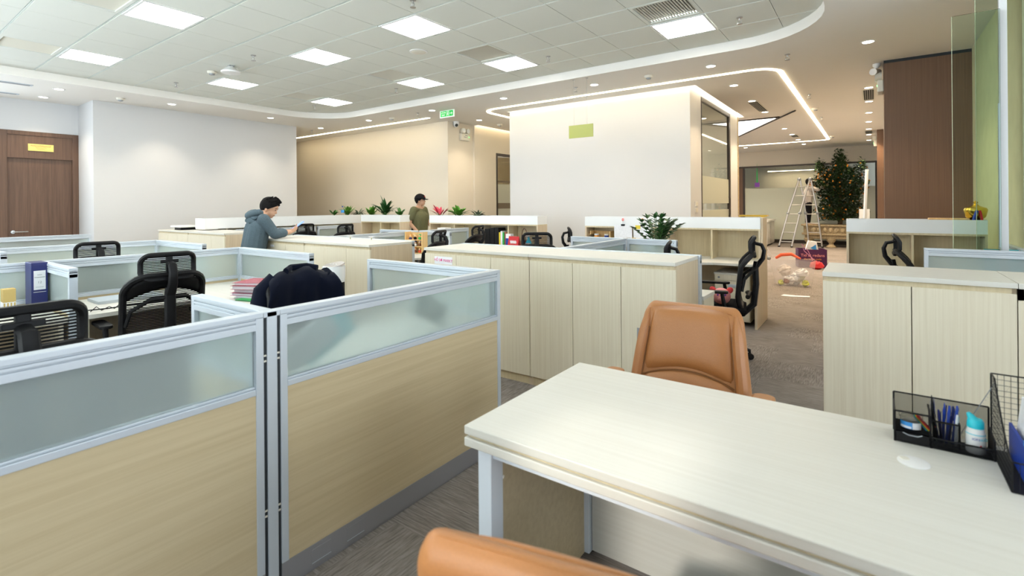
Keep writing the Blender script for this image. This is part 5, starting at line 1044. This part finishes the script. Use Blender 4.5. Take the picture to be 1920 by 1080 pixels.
for x, m_, c_, lb in ((-.02, 'orange_toy', 'paper', 'orange jar with a white lid in the pine box'), (.14, 'blue', 'white_plastic', 'blue jar with a white lid in the pine box')):
    q = thing('jar', lb, 'jar', (-3.25 + x, 6.62, .912)); MB().lathe([(.03, 0), (.032, .06)], n=14).build('body', m_, q, smooth=True); MB().lathe([(.033, .06), (.033, .08)], n=14).build('lid', c_, q)
for i, x in enumerate((-2.62, -2.55, -2.49)):
    q = thing('cup', ['left', 'middle', 'right'][i] + ' small steel cup on the partition desk', 'cup', (x, 6.25, .73)); MB().lathe([(.025, 0), (.028, .24), (.024, .245)], n=14).build('body', ['brushed', 'kraft', 'cream_plastic'][i], q, smooth=True)
t = thing('gold_bowl', 'lidded gold offering bowl on the right planter', 'bowl', (.80, 6.52, 1.21)); MB().lathe([(.04, 0), (.035, .02), (.075, .06), (.088, .12), (.088, .125)], n=22).build('bowl', 'gold', t, smooth=True); MB().lathe([(.09, .125), (.08, .145), (.03, .165), (.012, .185), (.02, .20), (.004, .215)], n=22).build('lid', 'gold', t, smooth=True)
MB().tube([(.0, -.085, .12), (-.02, -.098, .06), (-.03, -.10, .0)], .012, 6).build('ribbon', 'blue', t); MB().tube([(.02, -.085, .12), (.03, -.098, .06), (.035, -.10, 0)], .01, 6).build('ribbon', 'red', t)
tag(MB().box(.45, 6.44, 1.205, .75, 6.62, 1.255).build('shelf_tray', 'wood_pine', bevel=.004), 'thin wooden tray on the right planter', 'tray')
t = thing('monitor', 'blue backed screen behind the right partition glass', 'monitor', (.98, 5.55, .73)); MB().box(-.25, 0, .06, .0, .02, .30).build('panel', 'teal', t); MB().box(-.17, -.04, 0, -.07, .08, .01).box(-.13, .0, .01, -.11, .02, .1).build('stand', 'alu', t)
desk('desk behind the right partition', [(.72, 5.34), (.93, 5.34), (.93, 5.95), (.72, 5.95)], [(.80, 5.36, .82, 5.9)])
# pig plush on the chair in side view
t = thing('plush_pig', 'pink plush pig sitting on the chair in side view', 'plush toy', (-1.10, 4.69, .522), math.radians(195)); t.scale = (.6, .6, .56); MB().ball((0, 0, .13), (.13, .12, .13), 18, 12).build('head', 'pig_pink', t, smooth=True); MB().ball((0, .115, .10), (.055, .03, .042), 14, 8).build('snout', 'pig_pink', t, smooth=True)
for s_ in (-1, 1):
    MB().ball((0, 0, 0), (.045, .02, .055), 10, 8, Tm((s_ * .115, .0, .225), ry=s_ * .6)).build('ear', 'pig_red', t, smooth=True); MB().ball((s_ * .05, .105, .165), (.014, .008, .016), 8, 6).build('eye', 'purple', t, smooth=True); MB().tube([(s_ * .025, .108, .19), (s_ * .055, .10, .20), (s_ * .08, .085, .19)], .004, 5).build('brow', 'leather_dark', t)
tag(MB().box(-1.312, 3.2595, .50, -1.285, 3.2610, .575).build('card', 'skirt'), 'small grey card on the cabinet behind the tan chair', 'card')

# ------------------------------------------------------------------ lobby
def lump(mb_, c, r, seed, n=10, m=8, amp=.3):
    rnd = random.Random(seed); k0 = len(mb_.v); mb_.ball(c, r, n, m)
    for i in range(k0, len(mb_.v)):
        p = V(mb_.v[i]) - V(c); mb_.v[i] = tuple(V(c) + p * (1 + rnd.uniform(-amp, amp * .6)))
t = thing('rubbish_bag', 'clear plastic bag of rubbish with red handles on the carpet', 'bag', (-1.13, 9.75, 0)); 
def bagf(u, v):
    a = 2 * PI * u; r = .30 + .05 * v + .012 * math.sin(5 * a + 3 * v) + .008 * math.sin(11 * a); return V((r * math.cos(a) * (1 - .12 * (1 - v)), r * .6 * math.sin(a), .01 + v * .44 + .015 * math.sin(3 * a) * v))
MB().grid(bagf, 36, 8).build('film', 'bag_clear', t, smooth=True)
for i, (x, y, z, r, m_) in enumerate(((-.12, 0, .26, .11, 'white_shirt'), (.05, .04, .12, .12, 'paper'), (.15, -.03, .22, .10, 'paper'), (-.05, -.04, .10, .09, 'paper'), (.20, -.05, .06, .06, 'lime'), (-.17, -.06, .05, .05, 'lime'), (-.08, -.10, .08, .05, 'brown_toy'))):
    q = MB(); lump(q, (x, y, z), (r, r * .8, r * .85), i); q.build('rubbish', m_, t)
MB().tube([(-.26, .05, .45), (-.18, .08, .51), (-.02, .08, .53), (.12, .05, .46)], [.02, .03, .03, .015], 8).build('top_bag', 'orange_bag', t, smooth=True); MB().tube([(-.36, 0, .44), (-.42, 0, .62), (-.46, 0, .74), (-.44, 0, .75), (-.37, 0, .6), (-.30, 0, .45)], .005, 5).build('handle', 'paper', t); MB().tube([(.30, 0, .44), (.24, 0, .6), (.14, 0, .72), (.18, 0, .6), (.32, 0, .46)], .006, 5).build('handle', 'pink_clear', t); MB().ball((-.36, 0, .45), .035, 8, 6).build('knot', 'alu_dark', t)
t = thing('carton_box', 'dark purple printed carton full of waste on the carpet', 'box', (-1.12, 12.8, 0), .25); bw, bd, bh = .27, .20, .40
MB().box(-bw, -bd, 0, bw, bd, .01).box(-bw, -bd, 0, -bw + .008, bd, bh).box(bw - .008, -bd, 0, bw, bd, bh).box(-bw, -bd, 0, bw, -bd + .008, bh).box(-bw, bd - .008, 0, bw, bd, bh).build('carton', 'purple_dark', t)
MB().prism([(-.16, .2), (.17, .2), (.10, .56), (-.05, .58)], -.06, .06, Tm((0, 0, 0), rx=PI / 2)).build('white_packet', 'paper', t); MB().prism([(-.02, .42), (.10, .36), (.085, .5)], .061, .064, Tm((0, 0, 0), rx=PI / 2)).build('blue_flash', 'blue_light', t)
text('Tid at redans', .085, 'pig_pink', t, (0, -bd - .001, .27), (PI / 2, 0, 0)); text('the latest code', .055, 'orange_toy', t, (.0, -bd - .001, .19), (PI / 2, 0, 0))
t = thing('red_pouch', 'crumpled red pouch against the purple carton', 'pouch', (-.98, 12.4, 0)); q = MB(); lump(q, (0, 0, .08), (.15, .10, .09), 4, amp=.25); q.build('pouch', 'red', t, smooth=True)
t = thing('loose_sheet', 'torn white paper strip lying on the carpet', 'paper', (-.97, 8.66, .003), .25); MB().prism([(-.20, -.05), (-.05, -.09), (.19, -.06), (.20, .04), (.02, .03), (-.14, .08)], 0, .004).build('sheet', 'paper', t)
t = thing('cable_heap', 'tangled black cable on the carpet beside the right cabinet', 'cable', (-.33, 8.5 * .98, .0)); rnd = random.Random(5); pts = [(rnd.uniform(-.12, .12), rnd.uniform(-.1, .1), rnd.uniform(.02, .22)) for _ in range(14)]; MB().tube(pts, .018, 6).build('wire', 'black_plastic', t, smooth=True)
# stone planter and fruit tree
t = thing('stone_planter', 'carved pale stone trough on bulbous feet', 'planter', (-1.08, 18.95, 0)); a, b = .80, .38
for z0, z1, gx, gy in ((.26, .38, -.06, -.06), (.38, .44, .02, .02), (.44, .66, -.03, -.03), (.66, .72, .04, .04)): MB().prism([(-a - gx + .15, -b - gy), (a + gx - .15, -b - gy), (a + gx, -b * .4), (a + gx, b * .4), (a + gx - .15, b + gy), (-a - gx + .15, b + gy), (-a - gx, b * .4), (-a - gx, -b * .4)], z0, z1).build('tier', 'stone', t, bevel=.012)
for i in range(9): MB().ball((-.62 + i * .155, -b - .005, .55), (.06, .025, .075), 10, 8).build('carving', 'stone', t, smooth=True)
for x, y in ((-.62, -.26), (.0, -.30), (.62, -.26), (-.62, .26), (.62, .26)): MB().lathe([(.14, 0), (.14, .03), (.07, .08), (.06, .13), (.12, .20), (.13, .27)], (x, y, 0), 14).build('foot', 'stone', t, smooth=True)
MB().box(-a + .12, -b + .05, .66, a - .12, b - .05, .70).build('soil', 'soil', t)
t = thing('fruit_tree', 'bushy kumquat tree full of small orange fruit', 'tree', (-.86, 18.95, .69)); tr = MB(); lf = MB(); fr = MB(); rnd = random.Random(21)
tr.tube([(0, 0, 0), (.03, 0, .2), (-.02, .02, .5), (.02, 0, 1.0), (0, 0, 1.7)], [.07, .06, .05, .04, .02], 8).tube([(0, 0, .1), (-.15, .05, .5), (-.35, .05, 1.0)], [.05, .035, .02], 6).tube([(.02, 0, .3), (.25, -.05, .7), (.4, 0, 1.3)], [.04, .03, .02], 6)
tr.build('trunk', 'bark', t, smooth=True)
def crown():
    while True:
        x, y, z = rnd.uniform(-.82, .82), rnd.uniform(-.7, .7), rnd.uniform(.15, 2.42)
        w = .68 + .10 * math.sin(z * 6) if z < 1.75 else max(.05, .70 - (z - 1.75) * 1.1 + .28 * math.sin(x * 11 + 1.3))
        if z < .4: w *= .75
        if (x / w) ** 2 + (y / w) ** 2 < 1: return V((x, y, z))
for i in range(7500):
    p = crown(); a = rnd.uniform(0, 2 * PI); leaf(lf, p, (math.cos(a), math.sin(a), rnd.uniform(-.3, .9)), rnd.uniform(.08, .13), .028, .1, 2)
lf.build('foliage', 'leaf_tree', t)['kind'] = 'stuff'
for i in range(190):
    p = crown(); q = V((p.x, p.y, 0)); p = p + q * .06
    if p.z < 2.0: fr.ball(p, .024, 6, 5)
fr.build('fruit', 'fruit', t, smooth=True)['kind'] = 'stuff'
# folding ladder
t = thing('step_ladder', 'aluminium folding ladder set up beside the tree', 'ladder', (0, 0, 0)); 
A = [(V((-2.47, 18.1, 0)), V((-1.93, 18.5, 2.17))), (V((-2.10, 18.0, 0)), V((-1.62, 18.42, 2.17)))]; B = [(V((-1.66, 18.42, 0)), V((-1.90, 18.52, 2.17))), (V((-1.30, 18.36, 0)), V((-1.60, 18.44, 2.17)))]
for prs in (A, B):
    for p, q in prs:
        mid = p.lerp(q, .5) + V((-.03 if prs is A else .03, 0, 0)); MB().tube([p + V((0, 0, .03)), mid, q], .025, 6).build('rail', 'brushed', t, smooth=True); MB().ball(mid, .05, 8, 6).build('hinge', 'alu_dark', t, smooth=True); MB().ball(p + V((0, 0, .025)), (.04, .03, .025), 8, 6).build('foot', 'black_plastic', t)
    for k in range(7):
        f = .08 + k * .135; off = V((-.06 if prs is A else .06, 0, 0)) * (1 - abs(2 * f - 1)) * .5; MB().tube([prs[0][0].lerp(prs[0][1], f) + off, prs[1][0].lerp(prs[1][1], f) + off], .017, 6).build('rung', 'brushed', t)
for p in (A[0][1], A[1][1]): MB().ball(p, (.055, .04, .06), 10, 8).build('top_joint', 'alu_dark', t, smooth=True)
# reception counter
t = thing('reception_counter', 'white marble reception counter with a gold edged shelf', 'counter', (-4.2, 18.0, 0)); MB().box(0, .03, .06, 1.40, 1.5, .80).build('body', 'marble', t); MB().box(.0, 0, .80, 1.44, 1.55, .86).build('top', 'marble', t, bevel=.01); MB().box(.1, .05, 0, 1.34, 1.45, .06).build('plinth', 'dark_frame', t)
MB().box(.3, .05, .98, 1.40, .40, 1.02).build('raised_shelf', 'wood_pine', t); MB().box(.3, .045, .97, 1.40, .05, 1.025).build('gold_edge', 'gold', t)
for x in (.45, 1.2): MB().box(x, .15, .86, x + .1, .3, .98).build('shelf_support', 'gold', t)
MB().box(1.401, .70, .08, 1.403, .72, .80).build('joint', 'dark_frame', t)
t = thing('display_board', 'slim white post and pale cabinet standing by the lobby glass', 'post', (-.2, 17.5, 0)); MB().box(-.13, 0, 0, .12, .2, 1.22).build('cabinet', 'white_gloss', t); MB().tube([(-.04, -.02, 0), (.06, -.02, 2.35)], .04, 4).build('post', 'steel_white', t)
